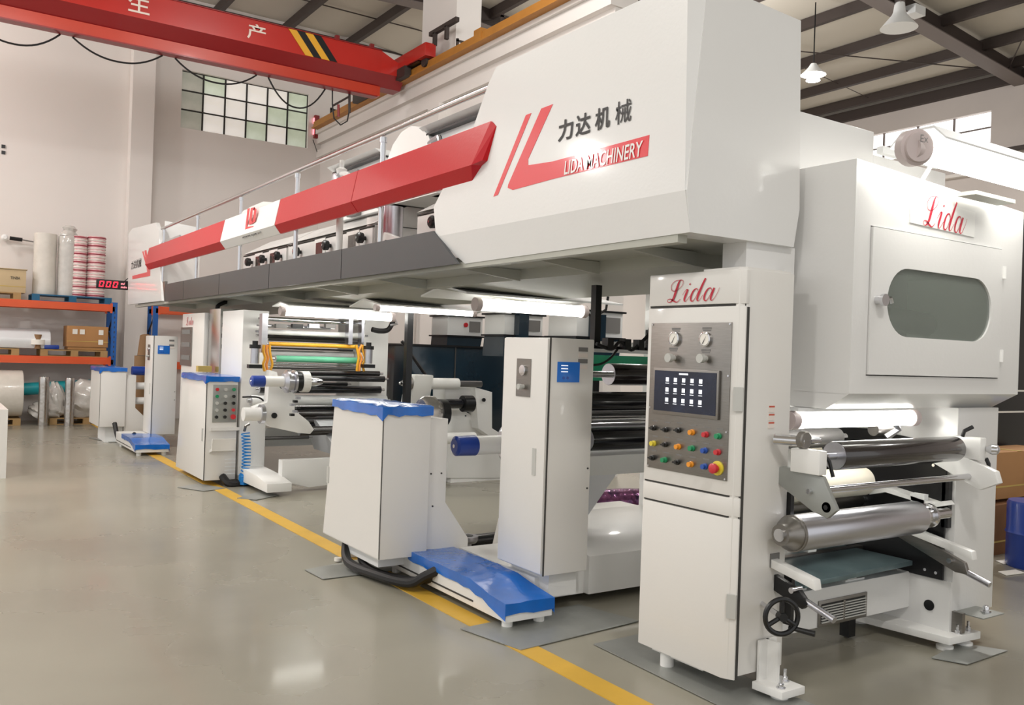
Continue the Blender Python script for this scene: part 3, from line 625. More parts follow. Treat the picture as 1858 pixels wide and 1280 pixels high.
for u, v in ((1227, 597), (1283, 596), (1222, 633), (1281, 636)): cap(u, v); cap(u, v + 4, .05, .006)
fr = B(XC - .02, XC - .006, 2.845, 3.285, 1.272, 1.502).build('screen_bezel', STEEL, ud, .003)
s_ = B(XC - .022, XC - .02, 2.858, 3.272, 1.29, 1.49).build('screen', SCR, ud)
for i in range(5):
    for k in range(3):
        y = 3.18 - i * .056; z = 1.447 - k * .05
        B(XC - .0235, XC - .022, y - .010, y + .010, z - .010, z + .010).build('icon', ICON, s_)
        B(XC - .0235, XC - .022, y - .012, y + .012, z - .020, z - .017).build('icon_caption', ICON, s_)
B(XC - .0235, XC - .022, 3.04, 3.1, 1.473, 1.481).build('screen_title', ICON, s_)
rows = [[('k', 1187, 777), ('k', 1209, 780), ('k', 1232, 781), ('orange', 1257, 785), ('red', 1282, 789), ('green', 1305, 792)],
        [('yellow', 1187, 805), ('k', 1208, 807), ('orange', 1232, 811), ('green', 1257, 814), ('blue', 1280, 818), ('red', 1304, 821)],
        [('k', 1185, 831), ('green', 1207, 835), ('k', 1230, 839), ('orange', 1255, 843), ('blue', 1280, 847)]]
for rw in rows:
    for kx, u, v in rw:
        y, z = face(u, v)
        if kx == 'k':
            b = MB().lathe((XC - .006, y, z), (-1, 0, 0), [(0, .014), (.01, .014), (.012, .010), (.02, .010)], 14).build('selector_switch', BT['black'], ud)
            B(XC - .034, XC - .024, y - .013, y + .013, z - .004, z + .004).build('lever', BT['black'], b)
        else:
            b = MB().lathe((XC - .006, y, z), (-1, 0, 0), [(0, .015), (.008, .015), (.009, .012), (.024, .012)], 16).build('push_button', BT[kx], ud, label=kx + ' push button')
        cap(u + 2, v - 13, .04, .006)
y, z = face(1303, 850)
MB().lathe((XC - .006, y, z), (-1, 0, 0), [(0, .034), (.008, .034), (.009, .03)], 24).build('emergency_ring', BT['yellow'], ud, label='yellow emergency stop ring')
e = MB().lathe((XC - .014, y, z), (-1, 0, 0), [(0, .014), (.014, .014), (.016, .023), (.032, .024), (.036, .018)], 20).build('emergency_button', BT['red'], ud, label='red mushroom emergency stop button')
for (ya, za) in ((2.8, 1.72), (3.315, 1.72), (2.8, 1.003), (3.315, 1.003), (2.8, 1.48), (2.8, 1.22), (3.315, 1.3)):
    CY((XC - .006, ya, za), (XC - .009, ya, za), .005, seg=8).build('screw', CHROME, ud)
def hndl(z0, z1, par):
    h = B(XC + .012, XC + .02, 2.722, 2.75, z0, z1).build('recessed_handle', STKG, par); return h
MB().prism('z', [(XC + .002, 2.772), (XC - .004, 2.768), (XC + .02, 2.732), (XC + .028, 2.735)], 1.32, 1.43).build('recessed_handle', BT['pale'], ud)
MB().prism('z', [(XC + .002, 2.772), (XC - .004, 2.768), (XC + .02, 2.732), (XC + .028, 2.735)], .37, .48).build('recessed_handle', BT['pale'], ld)
for k in range(3):
    z = 1.345 - .038 * k
    s_ = B(3.31, 3.35, 2.739, 2.742, z - .031, z).build('warning_sticker', STK, cc)
    B(3.31, 3.35, 2.7385, 2.739, z - .008, z).build('sticker_head', WARN, s_)
B(3.355, 3.42, 2.738, 2.742, .58, .645).build('type_plate', STKG, cc)
CY((3.16, 3.2, 0.005), (3.16, 3.2, .09), .035, seg=14).build('levelling_foot', WH2, cc)
B(3.15, 3.44, 2.95, 3.3, .06, .1).build('plinth', WH2, cc)
# foot with anchor bolts in front of the console
ft = thing('anchor_foot', 'white anchor foot plate with two bolts in front of the console', 'foot', (3.33, 2.66, .0))
MB().prism('z', [(3.25, 2.735), (3.26, 2.57), (3.42, 2.57), (3.42, 2.735)], .03, .065).build('plate', WH2, ft, .003)
B(3.335, 3.35, 2.66, 2.735, .065, .25).build('web', WH2, ft)
B(3.28, 3.4, 2.722, 2.735, .065, .25).build('back_plate', WH2, ft)
for p in ((3.3, 2.61), (3.39, 2.66)):
    m = MB().lathe((p[0], p[1], .065), (0, 0, 1), [(0, .022), (.005, .022), (.006, .014), (.02, .014), (.021, .008), (.055, .008)], 8); m.build('bolt', CHROME, ft)
CY((3.33, 2.64, .0), (3.33, 2.64, .03), .04, seg=14).build('pad', WH2, ft)

# ------------------------------------------------------------------ front roller frame
rf = thing('roller_frame', 'front white roller frame with dark, cream and aluminium rollers and a drip tray', 'machine frame', (4.3, 3.1, .0))
B(3.3, 3.66, 2.9, 3.05, 1.985, 2.13).build('column_head', WH, rf)
B(3.466, 3.52, 2.8, 3.5, .12, 2.0).build('left_side_plate', WH, rf)
rc = B(4.80, 5.23, 2.66, 3.0, .165, 1.33).build('right_column', WH, rf, .004)
B(4.80, 5.23, 3.0, 3.75, .3, 1.33).build('right_side_plate', WH, rf)
MB().prism('x', [(2.66, .06), (3.9, .06), (3.9, .36), (2.66, .36)], 4.78, 4.80).build('inner_plate', WH, rf)
CY((4.775, 2.78, .205), (4.781, 2.78, .205), .03).build('port_hole', BLK, rf)
bp = MB().prism('x', [(2.70, .365), (3.75, .365), (3.75, 1.15), (3.2, 1.17), (2.70, 1.12)], 4.765, 4.779).build('guard_plate', BLK, rf)
for y, z in ((2.735, .40), (2.80, .405), (2.76, .80), (2.77, 1.0), (3.3, 1.05)): CY((4.755, y, z), (4.765, y, z), .009, seg=8).build('screw', CHROME, bp)
B(4.72, 4.765, 3.0, 3.2, 1.0, 1.02).build('slot_plate', STEEL, rf)
MB().prism('z', [(4.5, 3.9), (4.66, 2.75), (4.68, 2.60), (4.96, 2.58), (4.96, 2.75), (4.8, 3.9)], .045, .085).build('base_flange', WH2, rf, .003)
for p in ((4.74, 2.66), (4.9, 2.64), (4.75, 3.2)): MB().lathe((p[0], p[1], 0), (0, 0, 1), [(0, .045), (.02, .045), (.03, .02), (.045, .02)], 14).build('levelling_foot', WH2, rf)
for p in ((4.80, 2.625), (4.92, 2.63)): MB().lathe((p[0], p[1], .085), (0, 0, 1), [(0, .014), (.02, .014), (.021, .008), (.05, .008)], 6).build('bolt', CHROME, rf)
B(4.83, 5.05, 2.50, 2.66, .19, .196).build('corner_plate', GALV, rf); B(4.80, 4.83, 2.60, 2.66, .09, .2).build('corner_bracket', STEEL, rf)
MB().lathe((4.97, 2.56, .196), (0, 0, 1), [(0, .028), (.006, .028), (.007, .017), (.03, .017), (.04, .01)], 10).build('bolt', CHROME, rf)
bm_ = B(3.52, 4.78, 2.9, 3.15, .165, .37).build('cross_beam', WH, rf, .004)
gx0, gx1 = 3.94, 4.36
fr = B(gx0, gx1, 2.892, 2.9, .168, .305).build('vent_grille', STEEL, rf, .002)
B(gx0 + .02, gx1 - .02, 2.8905, 2.892, .185, .288).build('opening', BLK, fr)
for k in range(7):
    z = .188 + k * .0142; MB().box(gx0 + .02, gx0 + .2, 2.884, 2.891, z, z + .006).box(gx0 + .215, gx1 - .02, 2.884, 2.891, z, z + .006).build('slat', BT['pale'], fr)
B(gx0 + .198, gx0 + .216, 2.885, 2.892, .185, .288).build('mullion', STEEL, fr)
for x, y in ((3.66, 3.0), (4.42, 3.05), ): 
    B(x - .03, x + .03, y - .03, y + .03, -.0 + .01, .165).build('post', BLK, rf)
for x in (3.75, 4.25): MB().box(x - .02, x + .06, 2.93, 3.05, .37, .425).box(x - .05, x + .12, 2.92, 3.1, .37, .378).build('tray_support', WH2, rf)
MB().hull8([(3.70, 2.80, .425), (4.70, 2.84, .425), (4.70, 3.3, .425), (3.56, 3.3, .425)], [(3.70, 2.80, .452), (4.70, 2.84, .452), (4.70, 3.3, .452), (3.56, 3.3, .452)]).build('drip_tray', TRAYM, rf, .003)
B(3.52, 4.78, 3.2, 3.24, .38, .46).build('rear_rail', STEEL, rf)
# rollers
def roller(par, mt, x0, x1, y, z, r, sh=.02, x0s=None, x1s=None, endm=ALU, name='roller', seg=32, label=None):
    a = CY((x0, y, z), (x1, y, z), r, seg=seg).build(name, mt, par, .004 if r > .03 else 0, label=label)
    CY((x0 - .002, y, z), (x0, y, z), r * .97, seg=seg).build('roller_end', endm, a)
    CY((x0s or x0 - .08, y, z), (x1s or x1 + .08, y, z), sh, seg=16).build('shaft', CHROME, a)
    return a
roller(rf, ROLLK, 3.62, 4.66, 2.60, 1.115, .068, .02, 3.52, 4.76, label='dark polished front roller')
a = roller(rf, ALU, 3.40, 4.40, 2.65, .755, .086, .03, 3.3, 4.7, label='large satin aluminium roller')
MB().lathe((3.40, 2.65, .755), (-1, 0, 0), [(0, .086), (.012, .086), (.013, .08), (.03, .078), (.06, .055), (.09, .05)], 32).build('chuck', STEEL, a)
MB().lathe((4.40, 2.65, .755), (1, 0, 0), [(0, .08), (.02, .075), (.03, .05), (.1, .05), (.105, .065), (.125, .065), (.13, .04)], 32).build('chuck', CHROME, a)
roller(rf, ROLLC, 3.52, 4.52, 3.05, .885, .08, .02, label='cream roller in the middle of the frame')
roller(rf, ROLLC, 3.5, 4.6, 3.45, 1.0, .07, .02)
roller(rf, ROLLG, 3.53, 4.4, 3.15, 1.13, .055, .02, label='grey rear roller')
roller(rf, STEEL, 3.5, 4.7, 3.2, .74, .045, .02)
roller(rf, CHROME, 3.46, 4.74, 2.56, .965, .017, .012, name='tie_bar')
roller(rf, ROLLB, 3.6, 4.0, 3.05, .60, .04, .02, name='rubber_roller'); roller(rf, ROLLB, 4.1, 4.45, 3.1, .60, .04, .02, name='rubber_roller')
B(4.02, 4.09, 3.03, 3.1, .525, .69).build('bearing_block', WH2, rf); B(4.46, 4.49, 3.05, 3.15, .56, .65).build('bearing_block', WH2, rf)
B(3.52, 4.1, 3.6, 3.63, 1.14, 1.3).build('rear_guard', BLK, rf)
B(4.15, 4.3, 3.3, 3.34, .72, 1.34).build('rear_plate', WH2, rf)
CY((4.45, 2.95, 1.19), (4.6, 2.95, 1.19), .035, seg=16).build('air_fitting', STEEL, rf)
# left bracket cluster
lb = B(3.375, 3.430, 2.5, 2.66, 1.045, 1.155).build('bearing_block', WH2, rf, .006)
B(3.430, 3.470, 2.55, 2.64, 1.06, 1.15).build('block_cap', BLK, lb)
MB().prism('x', [(2.72, 1.06), (2.5, 1.04), (2.42, .90), (2.47, .855), (2.55, .875), (2.84, 1.02)], 3.40, 3.425).build('swing_arm', GALV, rf, .004)
CY((3.400, 2.475, .905), (3.415, 2.475, .905), .024, seg=16).build('arm_pivot', STEEL, rf); CY((3.394, 2.475, .905), (3.401, 2.475, .905), .012, seg=6).build('bolt', BLK, rf)
CY((3.330, 2.72, 1.19), (3.400, 2.6, 1.19), .024, seg=16).build('adjuster_sleeve', CHROME, rf)
MB().lathe((3.400, 2.62, 1.195), (.0, -1, 0), [(0, .03), (.0, .042), (.025, .042), (.03, .036)], 24).build('adjuster_knob', STEEL, rf)
CY((3.430, 2.6, 1.19), (3.500, 2.6, 1.19), .016, seg=12).build('pin', CHROME, rf)
MB().tube([(3.485, 2.56, 1.13), (3.500, 2.54, 1.1), (3.505, 2.52, 1.03)], .009, 8).build('clamp_lever', BLK, rf)
# right bracket cluster
B(4.74, 4.80, 2.5, 2.66, 1.06, 1.18).build('bearing_block', WH2, rf, .006)
MB().lathe((4.80, 2.5, 1.12), (.3, -1, 0), [(0, .015), (.03, .03), (.055, .026), (.065, .01)], 14).build('ball_knob', CHROME, rf)
MB().tube([(4.74, 2.6, 1.18), (4.74, 2.59, 1.21), (4.77, 2.56, 1.235)], .011, 8).build('clamp_lever', BLK, rf)
MB().tube([(4.8, 2.5, 1.07), (4.81, 2.49, 1.04), (4.81, 2.49, 1.0)], .011, 8).build('clamp_lever', BLK, rf)
MB().prism('x', [(2.95, 1.13), (2.75, 1.13), (2.42, 1.01), (2.40, .95), (2.5, .9), (2.8, 1.03), (3.0, 1.07)], 4.74, 4.79).build('swing_arm', WH2, rf, .004)
MB().prism('x', [(3.1, .83), (3.02, .85), (2.7, .80), (2.66, .82), (2.64, .80), (2.7, .78), (3.0, .82), (3.1, .79)], 4.66, 4.76).build('guide_lip', WH2, rf)
# support arms of the aluminium roller
for xx, nm in ((3.38, 0), (4.70, 1)):
    MB().prism('x', [(2.85, .64), (2.5, .575), (2.49, .53), (2.56, .545), (2.85, .60)], xx - .02, xx + .03).build('cradle_arm', WH2, rf, .003)
    MB().prism('x', [(2.8, .56), (2.6, .50), (2.55, .45), (2.58, .42), (2.65, .44), (2.85, .50)] if nm == 0 else [(2.95, .64), (2.55, .50), (2.53, .44), (2.6, .44), (2.95, .57)], xx + .01, xx + .04).build('lift_arm', BLK if nm == 0 else STEEL, rf, .003)
    CY((xx + .03, 2.62, .47), (xx + .03, 2.42, .41), .016, seg=14).build('handle_bar', ALU, rf)
    CY((xx - .02, 2.62, .5), (xx + .05, 2.62, .5), .014, seg=12).build('cam', CHROME, rf)
B(3.466, 3.49, 2.72, 2.76, .78, .93).build('stop_plate', BLK, rf); B(3.466, 3.49, 2.7, 2.76, .30, .55).build('stop_plate', BLK, rf)
B(4.765, 4.80, 2.68, 2.72, .66, .93).build('slot_cover', BLK, rf); B(4.66, 4.7, 2.76, 2.84, .73, .84).build('guide_block', SHADE, rf)
CY((3.5, 2.82, .42), (3.58, 2.78, .42), .03, seg=14).build('shaft_stub', STEEL, rf)
# hand wheel
hw = thing('hand_wheel', 'black spoked hand wheel with crank grip beside the foot of the console', 'wheel', (3.40, 2.62, .35))
d = Vector((-.45, -1, 0)).normalized(); c = Vector((3.225, 2.56, .415))
MB().torus(c, d, .078, .012).build('rim', BLK, hw)
MB().lathe(c, d, [(-.02, .02), (.02, .02)], 12).build('hub', BLK, hw)
u_ = Vector((d.y, -d.x, 0)).normalized()
for an in (90, 210, 330):
    e = u_ * math.cos(math.radians(an)) + Vector((0, 0, 1)) * math.sin(math.radians(an)); MB().tube([c, c + e * .075], .011, 8).build('spoke', BLK, hw)
g = c + u_ * -.05 + Vector((0, 0, -.055)); g = c + Vector((.05, 0, -.055))
MB().cyl(g, g + d * .11 + Vector((.1, 0, -.01)), .010, .014, seg=12).build('crank_grip', BLK, hw)
MB().cyl(c, Vector((3.31, 2.742, .415)), .012, seg=12).build('axle', CHROME, hw)

# ------------------------------------------------------------------ servo cabinet with blue film, its base and the tall cabinet (middle station)
def wrap_edge(par, x0, x1, y0, y1, z, drop=.05, lip=.012):
    """thin blue film pulled over a cabinet top, with ragged hanging edges"""
    rnd = random.Random(int(x0 * 1000)); m = MB(); top = []; N = 9
    ring = [(x0 - lip + (x1 - x0 + 2 * lip) * i / N, y0 - lip) for i in range(N)] + [(x1 + lip, y0 - lip + (y1 - y0 + 2 * lip) * i / N) for i in range(N)] + [(x1 + lip - (x1 - x0 + 2 * lip) * i / N, y1 + lip) for i in range(N)] + [(x0 - lip, y1 + lip - (y1 - y0 + 2 * lip) * i / N) for i in range(N)]
    n = len(ring); zt_ = z + .014
    low = [(p[0] + rnd.uniform(-.006, .0), p[1] - rnd.uniform(0, .006), z - drop * rnd.uniform(.75, 1.15) - (.035 if i == 0 else 0)) for i, p in enumerate(ring)]
    hi = [(p[0], p[1], zt_ - .004) for p in ring]; ins = [(x0 + (p[0] - x0) * .94 + .03 * (x1 - x0), y0 + (p[1] - y0) * .94 + .03 * (y1 - y0), zt_ + rnd.uniform(-.004, .006)) for p in ring]
    vs = low + hi + ins + [((x0 + x1) / 2, (y0 + y1) / 2, zt_ + .006)]
    fs = []
    for i in range(n):
        j = (i + 1) % n; fs += [(i, j, n + j, n + i), (n + i, n + j, 2 * n + j, 2 * n + i), (2 * n + i, 2 * n + j, 3 * n)]
    return m.add(vs, fs).build('protective_film', FILM, par, label='blue protective film over the top')
def servo_cab(x0, y0, z0, z1, w, d, lab, dtop=.1, foot=.9, seamlab=None):
    t = thing('servo_cabinet', lab, 'cabinet', (x0 + w / 2, y0 + d / 2, z0))
    dd = d - dtop
    MB().hull8([(x0, y0, z0), (x0 + w, y0, z0), (x0 + w, y0 + d, z0), (x0, y0 + d, z0)], [(x0, y0, z1), (x0 + w, y0, z1), (x0 + w, y0 + dd, z1), (x0, y0 + dd, z1)]).build('body', CREAM, t, .006)
    MB().hull8([(x0 - .003, y0 + .005, z0 + .01), (x0 - .003, y0 + d - .01, z0 + .01), (x0, y0 + d - .01, z0 + .01), (x0, y0 + .005, z0 + .01)], [(x0 - .003, y0 + .005, z1 - .01), (x0 - .003, y0 + dd - .01, z1 - .01), (x0, y0 + dd - .01, z1 - .01), (x0, y0 + .005, z1 - .01)]).build('side_cover', CREAM, t)
    B(x0 - .001, x0 + .004, y0 - .002, y0 + .001, z0 + .005, z1).build('corner_seam', SEAM, t)
    B(x0 - .008, x0 - .003, y0 + d - .09, y0 + d - .05, z0 + .38, z0 + .5).build('latch', BT['pale'], t)
    wrap_edge(t, x0, x0 + w, y0, y0 + dd, z1)
    return t
t = servo_cab(2.50, 5.17, .18, 1.165, .35, .95, 'near servo cabinet topped with blue film, standing beside the yellow line', .14)
MB().prism('y', [(2.85, 1.09), (3.0, 1.09), (3.0, .52), (3.19, .26), (3.19, .16), (2.85, .16)], 5.2, 5.75).build('side_column', CREAM, t, .004)
for p in ((2.88, .72), (2.96, .72), (2.9, .5)): CY((p[0], 5.195, p[1]), (p[0], 5.2, p[1]), .006, seg=8).build('screw', SEAM, t)
B(2.56, 2.84, 5.3, 5.9, .10, .18).build('plinth', SHADE, t)
MB().tube(spl([(2.6, 5.9, .2), (2.52, 5.7, .06), (2.56, 5.3, .05), (2.64, 5.0, .06), (2.7, 4.9, .12), (2.78, 4.84, .17), (2.85, 4.8, .17)], 6), .032, 10).build('cable_hose', HOSE, t)
MB().tube(spl([(2.68, 5.9, .2), (2.6, 5.6, .05), (2.66, 5.2, .04), (2.74, 4.95, .08), (2.85, 4.85, .17)], 6), .026, 10).build('cable_hose', HOSE, t)
def ubase(x0, x1, y0, y1, lab):
    t = thing('unwind_carriage', lab, 'machine bed', ((x0 + x1) / 2, (y0 + y1) / 2, 0))
    MB().prism('x', [(y0, .045), (y1, .045), (y1, .2), (y0 + .38, .2), (y0, .125)], x0, x1).build('slab', WH2, t, .004)
    B(x0 - .003, x0, y0 + .35, y1 - .05, .075, .085).build('side_groove', SEAM, t)
    for a in (x0 + .05, x1 - .05):
        for b in (y0 + .06, y1 - .2): CY((a, b, 0), (a, b, .045), .032, seg=12).build('levelling_foot', WH2, t)
    rnd = random.Random(3); m = MB(); ny, nxx = 16, 7; vs = []
    for j in range(ny + 1):
        y = y0 + .02 + (y1 - y0 - .5) * j / ny; z = .2 if y > y0 + .38 else .125 + (y - y0) / .38 * .075
        for i in range(nxx + 1):
            x = x0 - .012 + (x1 - x0 + .02) * i / nxx
            zz = z + .006 + rnd.uniform(0, .008)
            if i == 1: x = x0 - .012
            if i == nxx - 1: x = x1 + .01
            if i in (0, nxx): zz = z - .04 - rnd.uniform(0, .02) - (.03 if j < 2 else 0)
            if j == 0: y = y0 - .01; zz = min(zz, z - .035 - rnd.uniform(0, .012))
            if j == 1: y = y0 - .008
            vs.append((x, y, zz))
    m.add(vs, [(j * (nxx + 1) + i, j * (nxx + 1) + i + 1, (j + 1) * (nxx + 1) + i + 1, (j + 1) * (nxx + 1) + i) for j in range(ny) for i in range(nxx)])
    m.build('protective_film', FILM, t, label='blue protective film')
    return t
ubase(2.75, 3.07, 4.05, 5.7, 'white machine base under crumpled blue film in front of the tall cabinet')
def tall_cab(x0, y0, z0, z1, w, d, lab, near=True):
    t = thing('tall_cabinet', lab, 'cabinet', (x0 + w / 2, y0 + d / 2, z0))
    B(x0, x0 + w, y0, y0 + d, z0, z1).build('body', CREAM, t, .006)
    dr_ = B(x0 - .012, x0, y0 + .01, y0 + d - .01, z0 + .01, z1 - .005).build('door', CREAM, t, .003)
    B(x0 - .016, x0 - .012, y0 + .09, y0 + .125, z0 + .58, z0 + .74).build('recessed_handle', BT['pale'], dr_)
    pl_ = B(x0 - .016, x0 - .012, y0 + .17, y0 + .32, z1 - .36, z1 - .13).build('gauge_plate', STEEL, dr_)
    MB().lathe((x0 - .016, y0 + .245, z1 - .2), (-1, 0, 0), [(0, .032), (.012, .032), (.013, .026)], 20).build('gauge', CHROME, dr_)
    MB().lathe((x0 - .016, y0 + .24, z1 - .3), (-1, 0, 0), [(0, .014), (.02, .014), (.021, .018), (.04, .018)], 14).build('pressure_knob', BT['pale'], dr_)
    B(x0 - .002, x0 + .006, y0 - .003, y0 + .004, z0, z1).build('door_gap', SEAM, t)
    h = B(x0 + .055, x0 + .22, y0 - .006, y0, z1 - .26, z1 - .14).build('blue_display', HMI, t, .002, label='small blue operating display')
    for k in range(2): CY((x0 + .1 + .03 * k, y0 - .006, z1 - .235), (x0 + .1 + .03 * k, y0 - .009, z1 - .235), .009, seg=10).build('display_key', BT['blue'], h)
    for k in range(3): B(x0 + .08, x0 + .13, y0 - .0075, y0 - .006, z1 - .165 - .018 * k, z1 - .159 - .018 * k).build('display_text', ICON, h)
    for k in range(4): B(x0 + .21, x0 + .28, y0 - .003, y0, z1 - .05 - .035 * k - .025, z1 - .05 - .035 * k).build('sticker', STKG if k % 2 == 0 else STK, t)
    for z in (z0 + .5, z0 + .62): CY((x0 + w - .02, y0 - .004, z), (x0 + w - .02, y0, z), .006, seg=8).build('screw', SEAM, t)
    return t
t = tall_cab(3.06, 4.14, .25, 1.65, .33, .48, 'tall white cabinet with blue display and round gauge in the middle of the machine')
B(3.15, 3.36, 4.2, 4.6, .1, .25).build('stand', WH2, t)
# middle station frame behind that cabinet
ms = thing('coating_station', 'white coating station with black rollers between the tall cabinet and the console', 'machine frame', (4.1, 4.9, 0))
MB().prism('x', [(4.25, .06), (4.25, .3), (4.5, .36), (5.3, .36), (5.4, .06)], 3.5, 5.2).build('base_beam', WH2, ms, .01)
B(3.4, 3.5, 4.52, 4.7, .2, 1.62).build('left_plate', WH, ms); B(3.12, 3.5, 4.3, 5.2, .06, .2).build('base_foot', WH2, ms)
B(4.95, 5.1, 4.4, 5.4, .3, 2.1).build('right_plate', WH, ms)
B(3.4, 4.95, 4.9, 5.1, 1.58, 1.66).build('cross_tube', WH2, ms)
B(3.4, 3.5, 4.45, 4.55, 1.3, 1.55).build('bearing_plate', WH2, ms)
B(4.25, 4.95, 5.3, 5.32, 1.36, 1.56).build('green_reflection', GREENP, ms, label='green panel standing in for a reflection')  # added panel that carries a green reflection as its own colour
MB().lathe((3.4, 4.5, 1.45), (1, 0, 0), [(0, .085), (.2, .085), (.23, .06)], 24).build('motor_cover', WH2, ms)
CY((3.6, 4.5, 1.43), (3.85, 4.5, 1.43), .02).build('shaft', CHROME, ms)
roller(ms, ROLLK, 3.9, 4.9, 4.6, 1.43, .075, .02, 3.62)
roller(ms, ROLLB, 3.6, 4.9, 4.5, 1.25, .065, .03)
roller(ms, CHROME, 3.5, 4.9, 4.5, 1.13, .018, .01)
roller(ms, ROLLG, 3.5, 4.9, 4.6, 1.17, .03, .01)
roller(ms, ROLLB, 3.65, 4.9, 4.5, 1.0, .075, .02)
roller(ms, ALU, 3.5, 4.9, 4.7, 1.06, .03, .01)
MB().prism('x', [(4.42, .9), (4.7, .92), (4.9, .8), (4.9, .74), (4.5, .76)], 3.5, 4.9).build('doctor_tray', SHADE, ms)
MB().hull8([(3.55, 4.72, .36), (3.78, 4.72, .36), (3.78, 4.73, .36), (3.55, 4.73, .36)], [(3.55, 4.5, .80), (3.95, 4.5, .80), (3.95, 4.51, .80), (3.55, 4.51, .80)]).build('hanging_web', WEB, ms)
sm = B(4.1, 5.0, 6.0, 6.9, .06, .3)
g = thing('sensor_arm', 'black cable chain with sensor clamps above the black rollers beside the console', 'sensor', (4.0, 4.5, 1.6))
MB().tube(spl([(3.62, 4.4, 1.63), (3.75, 4.4, 1.60), (3.82, 4.4, 1.65), (3.92, 4.4, 1.6), (4.0, 4.4, 1.65), (4.06, 4.4, 1.7), (4.1, 4.4, 1.78), (4.14, 4.4, 1.7)], 5), .012, 8).build('cable', HOSE, g)
MB().tube(spl([(3.8, 4.4, 1.60), (3.74, 4.4, 1.54), (3.66, 4.4, 1.5), (3.56, 4.4, 1.49)], 5), .008, 8).build('cable', HOSE, g)
B(3.6, 4.3, 4.45, 4.47, 1.6, 1.62).build('bar', BLK, g)
for x in (3.7, 3.85, 3.97, 4.08): B(x, x + .05, 4.38, 4.44, 1.6, 1.67).build('clamp', BLK, g)
B(4.06, 4.14, 4.36, 4.42, 1.64, 1.74).build('sensor_head', BLK, g)
g = tag(B(3.685, 3.735, 4.5, 4.55, 1.62, 2.02).build('hanger_post', BLK), 'black hanger post dropping from the walkway underside above the tall cabinet', 'post')
# blue capped unwinder behind the servo cabinet
def chuck_motor(name, lab, x, y, z, s=1.0, cone=False):
    t = thing(name, lab, 'motor', (x + .3 * s, y, z - .08 * s))
    MB().lathe((x, y, z), (1, 0, 0), [(0, .05 * s), (.015 * s, .072 * s), (.17 * s, .075 * s), (.175 * s, .07 * s)], 28).build('blue_cap', NAVY, t, label='dark blue end cap')
    CY((x + .172 * s, y, z), (x + .45 * s, y, z), .07 * s).build('barrel', WH2, t)
    CY((x - .004, y, z), (x + .002, y, z), .014 * s, seg=10).build('screw', CHROME, t)
    MB().lathe((x + .42 * s, y, z), (1, 0, 0), [(0, .1 * s), (.04 * s, .15 * s), (.07 * s, .15 * s), (.08 * s, .12 * s), (.12 * s, .12 * s), (.13 * s, .15 * s), (.16 * s, .15 * s)], 28).build('flange', ALU, t)
    CY((x + .58 * s, y, z), (x + .66 * s, y, z), .125 * s).build('brake_disc', BLK, t)
    CY((x + .66 * s, y, z), (x + .76 * s, y, z), .14 * s).build('hub', WH2, t)
    MB().lathe((x + .76 * s, y, z), (1, 0, 0), [(0, .06 * s), (.03 * s, .065 * s), (.12 * s, .06 * s), (.2 * s, .03 * s)], 20).build('cone', CHROME, t)
    return t
chuck_motor('unwind_motor', 'blue capped white unwind motor between the servo cabinet and the tall cabinet', 3.2, 5.45, .87)
g = thing('swing_arm_frame', 'white double swing arm frame of the unwinder behind the near servo cabinet', 'machine frame', (5.3, 9.0, 0))
Y_ = 8.95
def py(pts, th, name, mt, par=g, y=Y_, b=.004): P3 = [at(u, v, 'y', y) for u, v in pts]; return sheet('y', P3, th).build(name, mt, par, b)
py([(812, 735), (830, 738), (905, 785), (930, 790), (930, 860), (905, 868), (812, 868)], .12, 'side_plate', WH2)
py([(808, 703), (860, 703), (860, 745), (808, 745)], .3, 'gear_box', WH2, y=8.9)
py([(862, 703), (893, 712), (893, 795), (868, 778)], .2, 'upright', WH2, y=8.8)
a = at(877, 726, 'y', 8.8); CY((a.x, 8.78, a.z), (a.x, 8.8, a.z), .022, seg=14).build('hole', BLK, g)
a = at(858, 811, 'y', 8.8); b = at(815, 796, 'y', 8.6); CY((b.x - .1, 8.6, b.z), (b.x + .33, 8.6, b.z), .065).build('arm_tube', WH2, g)
a = at(843, 733, 'y', 8.7); CY((a.x - .03, 8.7, a.z), (a.x + .1, 8.7, a.z), .095).build('motor', BLK, g); CY((a.x - .5, 8.7, a.z), (a.x - .03, 8.7, a.z), .055).build('black_shaft', ROLLB, g)
a = at(738, 696, 'y', 8.8); CY((a.x, 8.8, a.z), (a.x + .05, 8.8, a.z), .075).build('chuck_disc', STEEL, g); MB().lathe((a.x, 8.8, a.z), (-1, 0, 0), [(0, .03), (.05, .035), (.1, .01)], 16).build('cone', CHROME, g)
MB().prism('x', [(8.7, a.z + .1), (8.95, a.z + .1), (9.05, .9), (8.8, .9)], a.x + .05, a.x + .29).build('arm', WH2, g, .02)
CY((a.x + .2, 8.8, a.z), (a.x + .66, 8.8, a.z), .065).build('barrel', WH2, g); CY((a.x + .66, 8.8, a.z), (a.x + .98, 8.8, a.z), .037).build('sleeve', ROLLG, g)
for k in range(5): q = at(845 + 14 * k, 755 + 9 * k, 'y', 8.94); CY((q.x, 8.935, q.z), (q.x, 8.95, q.z), .008, seg=8).build('bolt', SEAM, g)
a = at(795, 750, 'y', 5.5); m = MB().lathe((3.0, 5.6, 1.1), (1, 0, 0), [(0, .1), (.03, .12), (.1, .12), (.11, .09), (.14, .09)], 24).build('flange', FOIL, g); CY((3.14, 5.6, 1.1), (3.2, 5.6, 1.1), .1).build('brake_disc', BLK, g)
a = at(812, 868, 'y', 8.95); b = at(930, 868, 'y', 8.95); B(a.x + .05, b.x, 8.96, 9.2, 0, .12).build('foot', WH2, g)
t = thing('chuck_stand', 'small aluminium chuck ring standing on the floor behind the blue covered base', 'machine part', (3.5, 5.75, 0))
